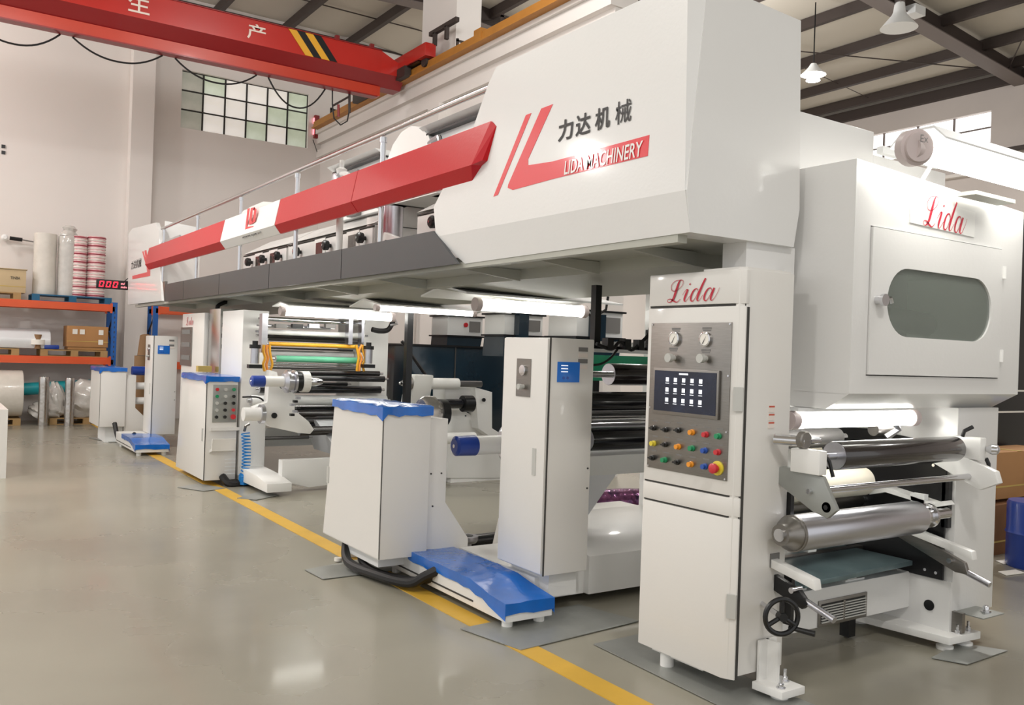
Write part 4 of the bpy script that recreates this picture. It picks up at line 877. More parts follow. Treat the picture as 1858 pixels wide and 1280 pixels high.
MB().lathe((3.52, 5.75, 0), (0, 0, 1), [(0, .06), (.02, .06), (.03, .035), (.08, .035), (.09, .07), (.11, .085), (.14, .085), (.141, .06)], 24).build('ring', ALU, t)
CY((3.52, 5.75, .142), (3.52, 5.75, .144), .045).build('bore', BLK, t)
tag(CY((3.6, 5.9, .06), (4.6, 5.9, .06), .05).build('floor_shaft', ROLLB), 'black shaft lying on the floor behind the tall cabinet', 'shaft')
# service parts on the floor beyond
tag(MB().lathe((5.1, 6.5, .14), (1, -.12, 0), [(0, .1), (.04, .14), (.6, .14), (.95, .12), (1.0, .07)], 20).build('foil_bundle', PURP), 'bundle of purple metallised film lying on the floor behind the console', 'film bundle')
g = thing('small_base', 'low white steel base behind the console near the film bundle', 'machine base', (4.7, 4.9, 0))
B(4.35, 5.1, 5.4, 5.8, .05, .3).build('slab', WH2, g, .02); B(4.5, 4.55, 5.395, 5.4, .1, .25).build('slot', BLK, g)
# dark blue housing with blowers on top
hb = thing('dark_housing', 'dark blue green steel housing with folded flaps behind the unwinder', 'machine housing', (6.5, 10, 0))
B(4.95, 7.0, 9.6, 10.6, .5, 1.60).build('body', BOXK, hb, .005); B(5.0, 6.95, 9.7, 10.5, 0, .5).build('stand', BOXK, hb)
B(4.93, 7.02, 9.57, 10.62, 1.60, 1.625).build('rim', BLK, hb)
B(5.6, 5.615, 9.59, 9.6, .5, 1.6).build('seam', SEAM, hb)
for i, (u0, u1, v0, v1, y, lab) in enumerate(((812, 876, 578, 608, 9.9, 'grey blower head with red button above the dark housing, leftmost'), (915, 985, 575, 607, 8.3, 'grey blower head above the tall cabinet, middle one'), (1046, 1130, 570, 610, 7.4, 'grey blower head with red button above the black rollers, rightmost'))):
    a = at(u0, v1, 'y', y); b = at(u1, v0, 'y', y); t = thing('blower_head', lab, 'blower', (a.x / 2 + b.x / 2, y, a.z - .3), 'blower heads in a row')
    w = b.x - a.x; mid = a.x + w * .5
    B(a.x, b.x, y, y + w * .8, a.z, b.z).build('box', SHADE, t, .004)
    B(a.x - .03, b.x + .03, y - .03, y + w * .85, b.z, b.z + .02).build('lid', BLK, t)
    B(a.x - .03, b.x + .03, y - .03, y + w * .85, a.z - .02, a.z).build('flange', BLK, t)
    MB().hull8([(a.x - .02, y - .02, a.z - .25), (b.x - .06, y - .02, a.z - .25), (b.x - .06, y + w * .8, a.z - .25), (a.x - .02, y + w * .8, a.z - .25)], [(a.x, y, a.z - .02), (b.x, y, a.z - .02), (b.x, y + w * .8, a.z - .02), (a.x, y + w * .8, a.z - .02)]).build('hopper', BOXK, t)
    if i != 1: CY((mid, y - .02, (a.z + b.z) / 2 + .02), (mid, y, (a.z + b.z) / 2 + .02), .03, seg=14).build('button', BT['red'], t, label='red button')
    B(mid + .06, b.x - .04, y - .012, y, a.z + .05, b.z - .05).build('terminal', STKG, t)
    if i: B(a.x + w * .25, mid - .0, y - .1, y, a.z - .05, 2.0).build('upright', BOXK, t)
    if i: B(b.x - .3, b.x - .22, y + .1, y + .18, 0, a.z - .2).build('leg', BLK, t)
    B(a.x + .1, b.x - .1, y + .1, y + .3, b.z + .02, 2.05 if i else b.z + .1).build('neck', STKG, t)
tag(B(4.385, 4.455, 8.55, 8.62, 0, 2.02).build('support_post', BLK), 'black square support post between the far coating station and the dark housing', 'post')
MBr = MB().tube([(4.75, 9.4, 1.65), (5.3, 9.4, 1.0), (5.45, 9.4, .8)], .02, 6); tag(MBr.build('diagonal_bar', BLK), 'thin black diagonal bar left of the black support post', 'bar')
for k, (u, w, lab) in enumerate(((742, 12, 'left of two grey pipes on the right wall seen under the walkway'), (790, 8, 'right of two grey pipes on the right wall seen under the walkway'))):
    a = at(u, 640, 'x', 7.05); tag(CY((7.05, a.y, 0), (7.05, a.y, 2.6), .04, seg=10).build('wall_pipe', STKG), lab, 'pipe')

# ------------------------------------------------------------------ far coating station
fs_ = thing('far_station', 'far white coating station with green roller, yellow frame and stacked black rollers', 'machine frame', (3.8, 9.6, 0))
Y = 9.5
B(2.95, 3.24, 9.7, 10.5, .1, 1.93).build('left_column', WH2, fs_, .004)
B(4.36, 4.72, 9.7, 10.4, .1, 2.0).build('right_column', WH2, fs_, .004)
MB().prism('x', [(8.75, .05), (8.75, .14), (9.1, .18), (10.3, .22), (10.3, .05)], 2.96, 3.22).build('foot_block', WH2, fs_, .005)
MB().prism('y', [(3.2, .12), (3.5, .04), (5.0, .12), (5.0, .34), (3.2, .34)], 9.0, 9.12).build('front_beam', WH2, fs_, .004)
MB().prism('x', [(9.0, .12), (9.9, .12), (9.9, .34), (9.0, .34)], 4.3, 4.5).build('side_beam', WH2, fs_)
MB().hull8([(3.9, 9.1, .34), (4.4, 9.1, .34), (4.4, 9.9, .34), (3.9, 9.9, .34)], [(3.75, 9.5, .72), (4.4, 9.5, .72), (4.4, 9.9, .72), (3.75, 9.9, .72)]).build('sloped_guard', WEB, fs_)
B(3.2, 4.4, 10.3, 10.33, .34, .56).build('rear_plate', SHADE, fs_)
def fr(mt, u0, u1, v, r, dy=0, **k):
    a = at(u0, v, 'y', Y + dy); b = at(u1, v, 'y', Y + dy); return roller(fs_, mt, a.x, b.x, Y + dy, (a.z + b.z) / 2, r, r * .4, a.x - .04, b.x + .05, seg=18, **k)
fr(CHROME, 475, 655, 583, .025); fr(ALU, 472, 600, 594, .02); fr(SHADE, 470, 660, 606, .03); fr(ROLLK, 470, 632, 612, .03, .2); fr(ROLLG, 480, 650, 617, .03, .3)
fr(YEL, 487, 645, 627, .022, -.15, name='yellow_bar', label='yellow cross bar')
fr(BLK, 470, 640, 634, .01, .3); fr(SHADE, 478, 640, 643, .04, .4)
fr(GREEN, 500, 650, 653, .036, -.1, label='mint green roller'); fr(CHROME, 495, 655, 662, .012); fr(ROLLG, 490, 652, 668, .02, .3)
fr(ROLLK, 528, 688, 677, .03, -.1); fr(ROLLB, 520, 697, 687, .036, -.15); fr(ROLLB, 470, 690, 707, .045, .1); fr(BLK, 520, 630, 697, .02, .3)
fr(SHADE, 455, 700, 727, .06, .1); fr(CHROME, 520, 700, 737, .012); fr(ROLLB, 500, 700, 743, .035, .2); fr(ROLLK, 540, 700, 751, .04); fr(ROLLG, 540, 700, 762, .03, .1)
fr(ROLLB, 535, 700, 770, .025, .1); fr(ROLLK, 543, 700, 781, .05, -.2, label='lowest dark roller'); fr(ROLLG, 455, 560, 795, .02, .3)
for u0, u1, v0, v1 in ((474, 487, 570, 640), (632, 641, 578, 625), (655, 662, 572, 640)):
    a = at(u0, v1, 'y', Y - .2); b = at(u1, v0, 'y', Y - .2); B(a.x, b.x, Y - .2, Y - .1, a.z, b.z).build('upright', ALU, fs_)
for u in (484, 652):
    for k in range(3):
        MB().tube(spl([tuple(at(u + 6 * k - 4 + random.uniform(-3, 3), 626 + 12 * j, 'y', Y - .25)) for j in range(5)], 4), .014, 6).build('orange_hose', (YEL, ORG, YEL)[k], fs_)
for u in (462, 668):
    a = at(u, 660, 'y', Y - .3); CY((a.x, Y - .3, a.z), (a.x, Y - .3, a.z + .16), .045, seg=16).build('air_cylinder', ALU, fs_); CY((a.x, Y - .3, a.z + .16), (a.x, Y - .3, a.z + .2), .06, seg=12).build('cylinder_cap', BLK, fs_); CY((a.x, Y - .3, a.z + .2), (a.x, Y - .3, a.z + .24), .03, seg=10).build('valve', BLK, fs_)
    B(a.x - .07, a.x + .07, Y - .34, Y - .26, a.z - .05, a.z - .01).build('clamp', BLK, fs_)
for k in range(4):
    a = at(500 + k * 30, 592, 'y', Y - .1); B(a.x, a.x + .12, Y - .12, Y - .06, a.z - .02, a.z + .025).build('sensor_block', (STKG, BLK, ALU, STKG)[k], fs_)
for (p, q) in (((445, 700), (475, 705)), ((640, 600), (665, 618))): pass
MB().tube(spl([tuple(at(u, v, 'y', Y - .3)) for u, v in ((440, 721), (470, 722), (490, 738), (515, 740), (530, 752))], 5), .01, 6).build('black_cable', HOSE, fs_)
MB().tube(spl([tuple(at(u, v, 'y', Y - .1)) for u, v in ((715, 580), (705, 598), (690, 601), (675, 598))], 5), .03, 8).build('black_hose', HOSE, fs_)
chuck_motor('far_unwind_motor', 'blue capped white chuck motor with silver cone on the far coating station', at(455, 692, 'y', 8.9).x, 8.9, at(455, 692, 'y', 8.9).z, .8)
g = thing('pivot_arm', 'white pivoting arm plate with bolts under the blue capped far chuck motor', 'machine part', (3.3, 9.1, .6))
P3 = [at(u, v, 'y', 9.05) for u, v in ((490, 672), (503, 676), (508, 705), (535, 715), (535, 745), (560, 765), (570, 780), (563, 788), (540, 786), (490, 775), (460, 740), (485, 730))]
sheet('y', P3, .12).build('plate', WH2, g, .006)
a = at(500, 755, 'y', 9.0); CY((a.x, 9.03, a.z), (a.x, 9.05, a.z), .03, seg=12).build('hole', BLK, g)
a = at(450, 752, 'y', 8.95); CY((a.x - .05, 8.95, a.z), (a.x + .12, 8.95, a.z), .07).build('barrel', WH2, g); CY((a.x + .12, 8.95, a.z), (a.x + .16, 8.95, a.z), .1).build('flange', ALU, g)
a = at(535, 745, 'y', 8.9)
for k in range(6): B(a.x - .04 + .03 * (k % 3), a.x + .0 + .03 * (k % 3), 8.9, 8.95, a.z - .06 + .035 * k, a.z - .035 + .035 * k).build('valve_block', (BLK, ALU)[k % 2], g)

# ------------------------------------------------------------------ pedestal with button panel
pd = thing('button_pedestal', 'white pedestal cabinet with blue film top, grey button panel and tool tray', 'cabinet', (2.8, 10.3, 0))
x0, y0 = 2.58, 9.7; w = .34
MB().hull8([(x0, y0, .06), (x0 + w, y0, .06), (x0 + w, 10.95, .06), (x0, 10.95, .06)], [(x0, y0, 1.18), (x0 + w, y0, 1.18), (x0 + w, 10.75, 1.18), (x0, 10.75, 1.18)]).build('body', CREAM, pd, .006)
B(x0 - .002, x0 + .006, y0 - .003, y0 + .004, .06, 1.18).build('corner_seam', SEAM, pd)
B(x0 - .006, x0, y0 + .08, y0 + .12, .48, .62).build('latch', BT['pale'], pd)
wrap_edge(pd, x0, x0 + w, y0, 10.75, 1.18, .05)
pn = B(x0 + .07, x0 + .33, y0 - .008, y0, .69, 1.10).build('button_panel', GALV, pd, .002)
cols = [['red', 'pale', 'green'], ['green', 'pale', 'black'], ['pale', 'black', 'black'], ['pale', 'black', 'red'], ['black', 'black', 'red']]
for r_ in range(5):
    for c_ in range(3):
        CY((x0 + .11 + .09 * c_, y0 - .008, 1.05 - .075 * r_), (x0 + .11 + .09 * c_, y0 - .03, 1.05 - .075 * r_), .018 if r_ < 4 or c_ < 2 else .028, seg=12).build('push_button', BT[cols[r_][c_]], pd, label=cols[r_][c_] + ' push button')
B(x0 + .05, x0 + .37, y0 - .02, y0, .60, .635).build('tray_lip', CREAM, pd)
MB().prism('x', [(y0, .36), (y0 - .1, .39), (y0 - .12, .52), (y0 - .09, .52), (y0 - .08, .41), (y0, .39)], x0 + .05, x0 + .3).build('tool_tray', CREAM, pd)
for k in range(5): B(x0 + .22, x0 + .34, y0 - .003, y0, .12 + .04 * k, .128 + .04 * k).build('vent_slot', SHADE, pd)
pts = []; 
for i in range(14 * 10 + 1):
    t_ = i / 140; pts.append((x0 + .40 + .02 * math.sin(t_ * 3) + .045 * math.cos(2 * PI * i / 10), y0 - .12 + .045 * math.sin(2 * PI * i / 10), .58 - .50 * t_))
cl_ = thing('coil_hose', 'blue spiral air hose hanging from the blow gun beside the button pedestal', 'hose', (x0 + .4, y0 - .12, .0))
MB().tube(pts, .007, 5).build('coil', COIL, cl_)
pts = [(x0 + .40 + .05 * math.cos(2 * PI * i / 10), y0 - .12 + .05 * math.sin(2 * PI * i / 10), .13 - .11 * i / 80) for i in range(81)]
MB().tube(pts, .008, 5).build('packed_coil', COIL, cl_)
MB().tube([(x0 + .4, y0 - .08, .6), (x0 + .4, y0 - .12, .66), (x0 + .44, y0 - .12, .68)], .016, 8).build('blow_gun', STEEL, cl_)
MB().tube(spl([(x0 + .2, y0, .1), (x0 + .25, y0 - .1, .03), (x0 + .4, y0 - .1, .03), (x0 + .55, y0, .05)], 5), .04, 8).build('cable_hose', HOSE, pd)
# polished cabinet and script console behind the pedestal
pc = thing('far_console', 'far operator console with grey panel and small script lettering beside a mirror polished cabinet', 'control console', (3.0, 12, 0))
B(2.95, 3.0, 11.3, 12.4, .1, 1.93).build('side_door', CREAM, pc, .004)
B(3.0, 3.4, 11.3, 12.4, .1, 1.93).build('body', MIRR, pc, .004)
a = at(328, 605, 'x', 2.94); b = at(346, 665, 'x', 2.94)
pn = B(2.94, 2.95, b.y, a.y, b.z, a.z + .08).build('instrument_plate', STEEL, pc)
for k in range(3): B(2.935, 2.94, b.y + .08, a.y - .08, b.z + .08 + .17 * k, b.z + .14 + .17 * k).build('button_row', STKG, pn)
lida_mb((2.945, 12.2, 1.78), (0, -1, 0), (0, 0, 1), .4, .1).build('script_lettering', SCRIPTR, pc)
B(3.1, 3.25, 11.29, 11.3, 1.78, 1.88).build('black_square', BLK, pc)
for k in range(4): B(3.16, 3.28, 11.295, 11.3, 1.5 - .06 * k, 1.53 - .06 * k).build('sticker', STKG, pc)
tag(B(2.78, 2.94, 10.85, 10.95, 1.2, 1.27).build('tape_roll_box', TAPE), 'small ochre tape box on the blue film of the button pedestal', 'box')
MB().tube(spl([(3.35, 12.0, 1.95), (3.3, 12.0, 2.05), (3.45, 12, 2.13)], 5), .03, 6).build('black_duct', HOSE, pc)
mc = thing('polished_cabinet', 'mirror polished stainless cabinet standing between the far console and the far station', 'cabinet', (3.2, 10.9, 0))
B(2.98, 3.3, 10.7, 11.2, .1, 1.97).build('body', MIRR, mc, .004)
for k in range(3): B(3.0, 3.1, 10.69, 10.7, 1.75 - .13 * k, 1.8 - .13 * k).build('display', BLK, mc)

# ------------------------------------------------------------------ far unwinder at the end of the machine
t = servo_cab(2.25, 14.3, .24, 1.12, .36, .9, 'far servo cabinet topped with blue film in front of the pallet rack', .06)
MB().prism('y', [(2.61, 1.02), (2.76, 1.02), (2.76, .52), (3.0, .28), (3.0, .16), (2.61, .16)], 14.35, 14.9).build('side_column', CREAM, t, .004)
B(2.35, 2.6, 14.4, 15.0, .0, .24).build('plinth', SHADE, t)
MB().tube(spl([(2.45, 14.2, .3), (2.47, 14.0, .1), (2.52, 13.8, .06), (2.6, 13.5, .2)], 5), .035, 8).build('cable_hose', HOSE, t)
ubase(2.44, 2.86, 12.55, 14.0, 'far white machine base under blue film below the far cabinet')
tall_cab(2.80, 13.4, .2, 1.63, .33, .5, 'far tall white cabinet with blue display in front of the rack')
g = thing('far_arm_tubes', 'pair of white horizontal tubes between the two far cabinets with a dark blue cap above', 'machine part', (2.75, 14.5, .6))
for z in (.85, .62): CY((2.72, 14.5, z), (3.2, 14.5, z), .055, seg=16).build('tube', WH2, g)
CY((2.74, 14.6, 1.08), (3.0, 14.6, 1.08), .07, seg=16).build('blue_cap', NAVY, g)

# ------------------------------------------------------------------ speed display
ld_ = thing('speed_display', 'black speed display with red digits 000 and m/min beside the far end panel', 'display', (2.62, 15.8, 2.39))
a = at(175, 523, 'y', 15.8); b = at(233, 510, 'y', 15.8)
B(a.x, b.x, 15.8, 15.86, a.z, a.z + .15).build('case', BLK, ld_, .004)
def seg7(x, z, w, h, t_, m):
    s = .02
    for (p, q, r_, u_) in ((x + s, x + w - s + s, z + h - t_, z + h), (x, x + w - s, z, z + t_)): m.box(p, q, 15.792, 15.799, r_, u_)
    for xx, zz in ((x, z + .004), (x + w - t_ - s * .5, z + .004), (x + s * .5, z + h / 2 + .004), (x + w - t_, z + h / 2 + .004)): m.box(xx, xx + t_, 15.792, 15.799, zz, zz + h / 2 - .008)
for k in range(3):
    m = MB(); seg7(a.x + .035 + .105 * k, a.z + .025, .08, .10, .016, m); m.build('digit', LEDR, ld_)
text_mb('m/', (a.x + .37, 15.79, a.z + .08), (1, 0, 0), (0, 0, 1), .06, .04, .01).build('unit_text', LEDP, ld_)
text_mb('min', (a.x + .37, 15.79, a.z + .025), (1, 0, 0), (0, 0, 1), .09, .035, .01).build('unit_text', LEDP, ld_)
MB().tube([(b.x - .05, 15.83, a.z + .15), (b.x, 15.83, a.z + .2), (b.x + .08, 15.83, a.z + .18)], .008, 5).build('wire', HOSE, ld_)

# ------------------------------------------------------------------ pallet rack with its load
def rack(lab, x0, x1, y0, y1, z1, levels, mir=False):
    t = thing('pallet_rack', lab, 'rack', ((x0 + x1) / 2, (y0 + y1) / 2, 0))
    for x in (x0, x1):
        for y in (y0, y1):
            p = MB().prism('z', [(x - .045, y - .03), (x + .045, y - .03), (x + .045, y + .03), (x - .045, y + .03)], 0, z1).build('upright', RACKB, t)
            if x == x1 and y == y0:
                for k in range(int(z1 / .09)):
                    B(x - .008, x + .008, y - .0315, y - .03, .05 + .09 * k, .09 + .09 * k).build('slot', SEAM, p)
        nb = 5
        for k in range(nb):
            za, zb2 = .15 + (z1 - .3) * k / nb, .15 + (z1 - .3) * (k + 1) / nb
            MB().tube([(x, y0, za), (x, y1, zb2)] if k % 2 else [(x, y1, za), (x, y0, zb2)], .016, 6).build('brace', BLK, t)
    for z in levels:
        for y in (y0, y1):
            MB().prism('x', [(y - .03, z - .13), (y + .03, z - .13), (y + .03, z), (y - .01, z), (y - .01, z - .04), (y - .03, z - .04)], x0, x1).build('beam', RACKO, t)
            for x in (x0 + .06, x1 - .06): B(x - .02, x + .02, y - .036, y - .03, z - .16, z + .02).build('beam_hook', RACKO, t)
    return t
YR = 17.6
rack('orange and blue pallet rack along the far wall at the left, loaded with boxes', -1.0, 2.97, YR, 18.15, 2.24, (1.22, 2.2))
rack('second blue and orange rack partly hidden behind the far unwinder', 3.72, 5.6, 17.75, 18.35, 2.25, (1.15, 2.22))
def pallet(lab, x0, w, z, y0=YR + .02, d=.65, mt=WOOD, n=3, nd=6):
    t = thing('pallet', lab, 'pallet', (x0 + w / 2, y0 + d / 2, z))
    for i in range(n):
        for j in range(2):
            x = x0 + (w - .12) * i / (n - 1); y = y0 + (d - .12) * j; B(x, x + .12, y, y + .12, z + .012, z + .1).build('block', mt, t)
    for j in range(2): B(x0, x0 + w, y0 + (d - .12) * j, y0 + (d - .12) * j + .12, z, z + .012).build('bottom_board', mt, t)
    for k in range(nd): y = y0 + (d - .08) * k / (nd - 1); B(x0, x0 + w, y, y + .08, z + .1, z + .12).build('deck_board', mt, t)
    return t
pallet('blue plastic pallet on the top rack level under the wrapped rolls', 1.62, 1.3, 2.2, mt=PALB)
pallet('wooden pallet on the top rack level under the pale carton', .2, 1.25, 2.2)
pallet('wooden pallet on the middle rack level under the white bale', .3, 1.15, 1.22)
pallet('wooden pallet on the middle rack level under the brown carton', 1.78, 1.1, 1.22)
pallet('wooden pallet on the floor under the large wrapped roll, left', .3, 1.2, 0, YR - .1, .7)
pallet('wooden pallet on the floor under the crumpled film', 1.95, 1.2, 0, YR - .1, .7)
# rolls on top
def rollv(name, lab, x, y, z, r, h, mt, core=True, rings=0, grp=None):
    t = thing(name, lab, 'roll', (x, y, z), grp)
    prof = [(0, r * .98), (.01, r)] + ([(h * k / 8, r * random.uniform(.96, 1.03)) for k in range(1, 8)] if not rings else []) + [(h - .01, r), (h, r * .96)]
    MB().lathe((x, y, z), (0, 0, 1), prof, 26).build('body', mt, t)
    if core: CY((x, y, z + h), (x, y, z + h + .004), r * .3, seg=14).build('core_hole', SEAM, t)
    if rings:
        for k in range(rings): MB().torus((x, y, z + h * (k + .5) / rings), (0, 0, 1), r * 1.0, .012, 24, 5).build('film_reel_edge', (LOGOR2 if k % 3 == 0 else LABELW), t)
    return t
LOGOR2 = mat('dull_red_film', (168, 70, 84), .35)
zt_ = 2.322
rollv('wrapped_roll_stack', 'cream shrink wrapped roll stack, leftmost on the blue pallet', 1.83, YR + .3, zt_, .19, 1.1, WRAP)
t = rollv('wrapped_roll_stack', 'tall roll stack in crumpled clear plastic with a knotted top, second on the blue pallet', 2.2, YR + .25, zt_, .17, 1.08, WRAPF, False)
MB().lathe((2.2, YR + .25, zt_ + 1.08), (.1, 0, 1), [(0, .16), (.05, .15), (.1, .1), (.15, .13), (.2, .07)], 9).build('knotted_top', WRAPF, t)
rollv('reel_stack', 'stack of red and white film reels, third on the blue pallet', 2.37, YR + .18, zt_, .125, 1.10, REDCAN, rings=22)
rollv('reel_stack', 'stack of red and white film reels at the right end of the blue pallet', 2.66, YR + .22, zt_, .155, 1.12, REDCAN, rings=22)
def carton(lab, x0, x1, y0, y1, z0, z1, mt, stickers=0, open_=False):
    t = thing('carton', lab, 'box', ((x0 + x1) / 2, (y0 + y1) / 2, z0))
    B(x0, x1, y0, y1, z0, z1).build('box_body', mt, t, .006)
    B(x0 - .003, x1 + .003, y0 - .004, y0, (z0 + z1) / 2 - .25 * (z1 - z0), (z0 + z1) / 2 - .22 * (z1 - z0)).build('strap', TAPE, t)
    B((x0 + x1) / 2 - .03, (x0 + x1) / 2 + .03, y0 - .003, y1, z1, z1 + .003).build('tape', TAPE, t)
    for k in range(stickers):
        x = x0 + .1 + (x1 - x0 - .2) * [0.05, .3, .95, .95][k]; z = z1 - .06 if k != 3 else z0 + .14; B(x - .04, x + .04, y0 - .006, y0 - .002, z - .09, z).build('paper_label', LABELW, t)
    if open_: B(x0 - .01, x1 + .02, y0 - .02, y1, z1 + .004, z1 + .016).build('lid_flap', mt, t)
    return t
t = carton('large pale carton on the top rack level, cut off by the left frame edge', .55, 1.52, YR + .05, 18.2, 2.32, 2.72, CRATE, 0, True)
text_mb('TINBA', (1.28, YR + .044, 2.55), (1, 0, 0), (0, 0, 1), .15, .05, .01).build('print', INK, t)
carton('brown cardboard carton with white labels on the middle rack level', 2.2, 2.88, YR + .02, 18.15, 1.40, 1.78, CARD, 4)
carton('flat brown carton under the labelled carton on the middle rack level', 2.22, 2.86, YR + .04, 18.12, 1.345, 1.395, CARD)
t = tag(MB().prism('x', [(17.65, 1.345), (18.2, 1.345), (18.22, 1.5), (18.15, 1.66), (17.9, 1.70), (17.7, 1.64), (17.62, 1.5)], -.2, 1.95).build('wrapped_bale', mat('white_wrap', (226, 228, 230), .3, coat=.3, bump=.5, bscale=8), None, .04), 'long bale wrapped in white film on the middle rack level', 'bale')
t = thing('tape_roll', 'kraft core with white tape roll on the middle rack level', 'roll', (1.78, YR + .05, 1.345))
CY((1.74, YR + .08, 1.345), (1.74, YR + .08, 1.6), .06, seg=18).build('core', TUBC, t); CY((1.74, YR + .08, 1.42), (1.74, YR + .08, 1.51), .12, seg=20).build('tape', LABELW, t)
tag(MB().box(1.84, 2.08, YR + .02, YR + .2, 1.345, 1.42).build('blue_packet', NAVY, None, .02), 'small blue packet beside the tape roll on the middle rack level', 'packet')
# floor level
t = thing('large_film_roll', 'large horizontally lying film roll in clear wrap on the floor pallet at the left', 'roll', (.8, 17.7, .12))
CY((-.3, 17.7, .55), (1.52, 17.7, .55), .41, seg=32).build('body', WRAP, t, .02); CY((-.3, 17.34, .4), (1.0, 17.34, .36), .06, seg=12).build('teal_strip', TEAL, t)
CY((1.52, 17.75, .62), (3.1, 17.85, .72), .11, seg=18).build('teal_core', TEAL, t, label='teal tube running out of the roll')
rollv('foil_tube', 'silver foil tube standing on the floor, left of the two', 1.83, 17.35, 0, .085, .86, FOIL, True)
rollv('foil_tube', 'silver foil tube standing on the floor, right of the two', 2.22, 17.2, 0, .08, .85, FOIL, True)
def blob(name, lab, c, s, mt, cat, seed=1, n=2):
    bm = bmesh.new(); bmesh.ops.create_icosphere(bm, subdivisions=4, radius=1); rnd = random.Random(seed); ph = [rnd.uniform(0, 6) for _ in range(6)]
    m = MB(); vs = []
    for v in bm.verts:
        d = 1 + .08 * math.sin(4 * v.co.x + ph[0]) * math.sin(5 * v.co.y + ph[1]) + .05 * math.sin(11 * v.co.z + ph[2] + 7 * v.co.x) + .03 * math.sin(17 * v.co.x + 13 * v.co.z + ph[3])
        p = v.co * d; vs.append((c[0] + p.x * s[0], c[1] + p.y * s[1], max(c[2] + p.z * s[2], c[2] - s[2] * .8)))
    m.add(vs, [tuple(v.index for v in f.verts) for f in bm.faces]); bm.free()
    return tag(m.build(name, mt), lab, cat)
blob('crumpled_film', 'crumpled clear plastic film heap on the floor pallet beside the far cabinet', (2.65, 17.75, .42), (.55, .35, .38), WRAPF, 'film', 2)
blob('crumpled_film', 'low crumpled plastic film beside the large wrapped roll', (1.92, 17.72, .25), (.3, .28, .19), WRAPF, 'film', 5)
blob('crumpled_film', 'grey plastic film bundle between the two silver foil tubes', (2.05, 17.7, .4), (.16, .2, .36), WRAPF, 'film', 9)
for k, (p, q, lab) in enumerate((((3.05, 15.9, 0), (3.35, 16.6, 1.62), 'brown kraft tube leaning behind the far servo cabinet, tilted'), ((3.1, 15.7, 0), (3.1, 15.7, 1.3), 'brown kraft tube standing upright behind the far arm tubes'))):
    t = thing('kraft_tube', lab, 'tube', p); CY(p, q, .12, seg=20).build('tube_body', TUBC, t); d = (Vector(q) - Vector(p)).normalized(); CY(Vector(q), Vector(q) + d * .003, .09, seg=20).build('tube_bore', SEAM, t)
# wall outlets
for k, (u, v) in enumerate(((6, 266), (6, 277))): a = at(u, v, 'y', YF); tag(B(a.x - .03, a.x + .03, YF - .02, YF, a.z - .03, a.z + .03).build('wall_anchor', BLK), ('upper' if k == 0 else 'lower') + ' of two small black wall anchors on the far wall at the left', 'anchor')
g = thing('wall_fan', 'black and white wall bracket with thin arm beside the wrapped rolls', 'bracket', at(8, 432, 'y', 18.4))
a = at(8, 432, 'y', 18.4); MB().lathe((a.x, 18.35, a.z), (0, -1, 0), [(0, .05), (.05, .06), (.08, .03)], 12).build('head', SHADE, g); CY((a.x + .08, 18.35, a.z), (a.x + .28, 18.35, a.z - .01), .035, seg=10).build('handle', BLK, g); CY((a.x + .28, 18.35, a.z - .01), (a.x + .75, 18.35, a.z - .06), .012, seg=8).build('arm', STKG, g)
B(a.x - .02, a.x + .02, 18.35, YF, a.z - .02, a.z + .02).build('wall_mount', SHADE, g)
tag(B(.62, .82, 11.0, 12.4, 0, .75).build('partition_end', CREAM), 'narrow white cabinet edge cut off at the left frame edge', 'cabinet')

# ------------------------------------------------------------------ floor plates
for i, (pts, lab) in enumerate(((((1077, 1170), (1160, 1152), (1500, 1290), (1372, 1315)), 'long steel floor plate under the console'), (((835, 1142), (945, 1181), (1160, 1128), (1050, 1098)), 'steel floor plate under the near end of the blue covered base'), (((553, 1035), (586, 1052), (725, 1035), (700, 1012), (640, 1018)), 'steel floor plate beneath the near servo cabinet'), (((1690, 1195), (1755, 1207), (1828, 1182), (1740, 1168)), 'steel floor plate under the right column'), (((322, 885), (370, 892), (410, 887), (360, 878)), 'steel floor plate under the button pedestal'), (((430, 905), (465, 908), (508, 899), (470, 893)), 'steel floor plate under the far station foot'), (((160, 795), (200, 803), (245, 803), (200, 793)), 'steel floor plate under the far servo cabinet'))):
    P3 = [at(u, v, 'z', .004) for u, v in pts]
    tag(MB().prism('z', [(p.x, p.y) for p in P3], .004, .008).build('floor_plate', GALV), lab, 'floor plate')
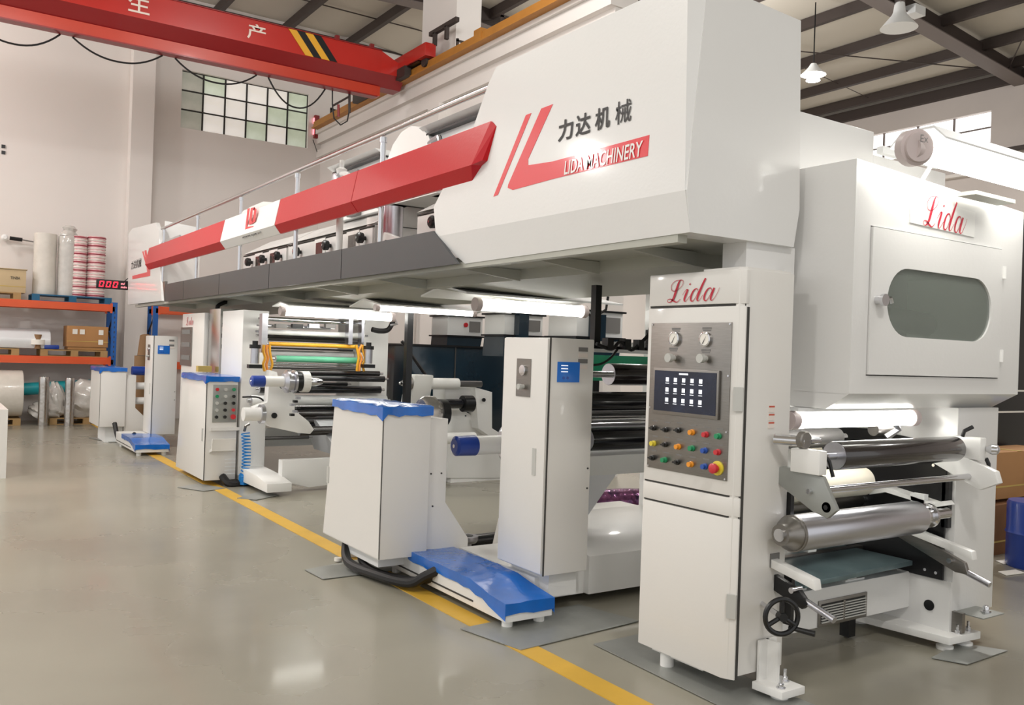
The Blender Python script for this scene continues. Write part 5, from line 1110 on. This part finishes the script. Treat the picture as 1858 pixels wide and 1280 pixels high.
for k, (u, v) in enumerate(((628, 1012), (642, 1010), (614, 1018))):
    a = at(u, v, 'z', .008); tag(CY((a.x, a.y, .008), (a.x, a.y, .03), .03, seg=14).build('plastic_cap', LABELW), ['middle', 'rightmost', 'leftmost'][k] + ' of three white caps on the plate by the servo cabinet', 'cap', 'white caps on the floor plate')

# ------------------------------------------------------------------ behind the right side
dm = thing('black_machine', 'tall black machine cabinet behind the right column at the right frame edge', 'machine', (8.6, 4.6, .75))
B(7.9, 10.5, 4.25, 5.6, .0, 3.0).build('body', BLK, dm, .01); B(7.88, 7.9, 4.2, 5.6, 2.0, 2.04).build('trim', STKG, dm)
for z in (1.35, 1.15): B(7.6, 10.5, 4.235, 4.25, z, z + .015).build('white_line', LABELW, dm)
CY((7.72, 4.2, 1.95), (7.72, 4.14, 1.95), .06, seg=16).build('red_knob', BT['red'], dm); B(7.6, 8.1, 4.19, 4.25, 1.82, 2.06).build('control_plate', LABELW, dm)
B(7.5, 7.9, 4.25, 5.5, 0, 3.0).build('side_body', BLK, dm)
carton('upper brown carton stacked behind the right column', 7.3, 8.6, 3.85, 4.2, .45, .85, CARD)
carton('lower brown carton stacked on the floor behind the right column', 7.3, 8.6, 3.8, 4.22, .0, .42, mat('dark_cardboard', (130, 88, 54), .8))
MB().tube([(7.5, 3.7, .3), (8.3, 3.7, .75)], .02, 6).build('lever_bar', BLK, dm)
g = thing('blue_drum', 'blue drum partly visible at the right frame edge', 'drum', (7.3, 3.35, 0))
MB().lathe((7.36, 3.42, 0), (0, 0, 1), [(0, .2), (.02, .21), (.25, .21), (.27, .22), (.29, .21), (.5, .21), (.52, .2)], 28).build('body', NAVY, g)
for k, (u, v) in enumerate(((1835, 1000), (1828, 1020), (1845, 985), (1833, 1040))):
    a = at(u, v, 'z', .004); P3 = [(a.x - .12, a.y - .03), (a.x + .1, a.y - .06), (a.x + .14, a.y + .03), (a.x - .06, a.y + .06)]
    tag(MB().prism('z', P3, .003, .008).build('paper_scrap', LABELW), ['white paper scrap on the floor nearest the right column', 'second white paper scrap from the right column', 'white paper scrap closest to the brown cartons', 'white paper scrap furthest toward the viewer'][k], 'paper')
for o in bpy.data.objects:
    if 'wl' in o: del o['wl']
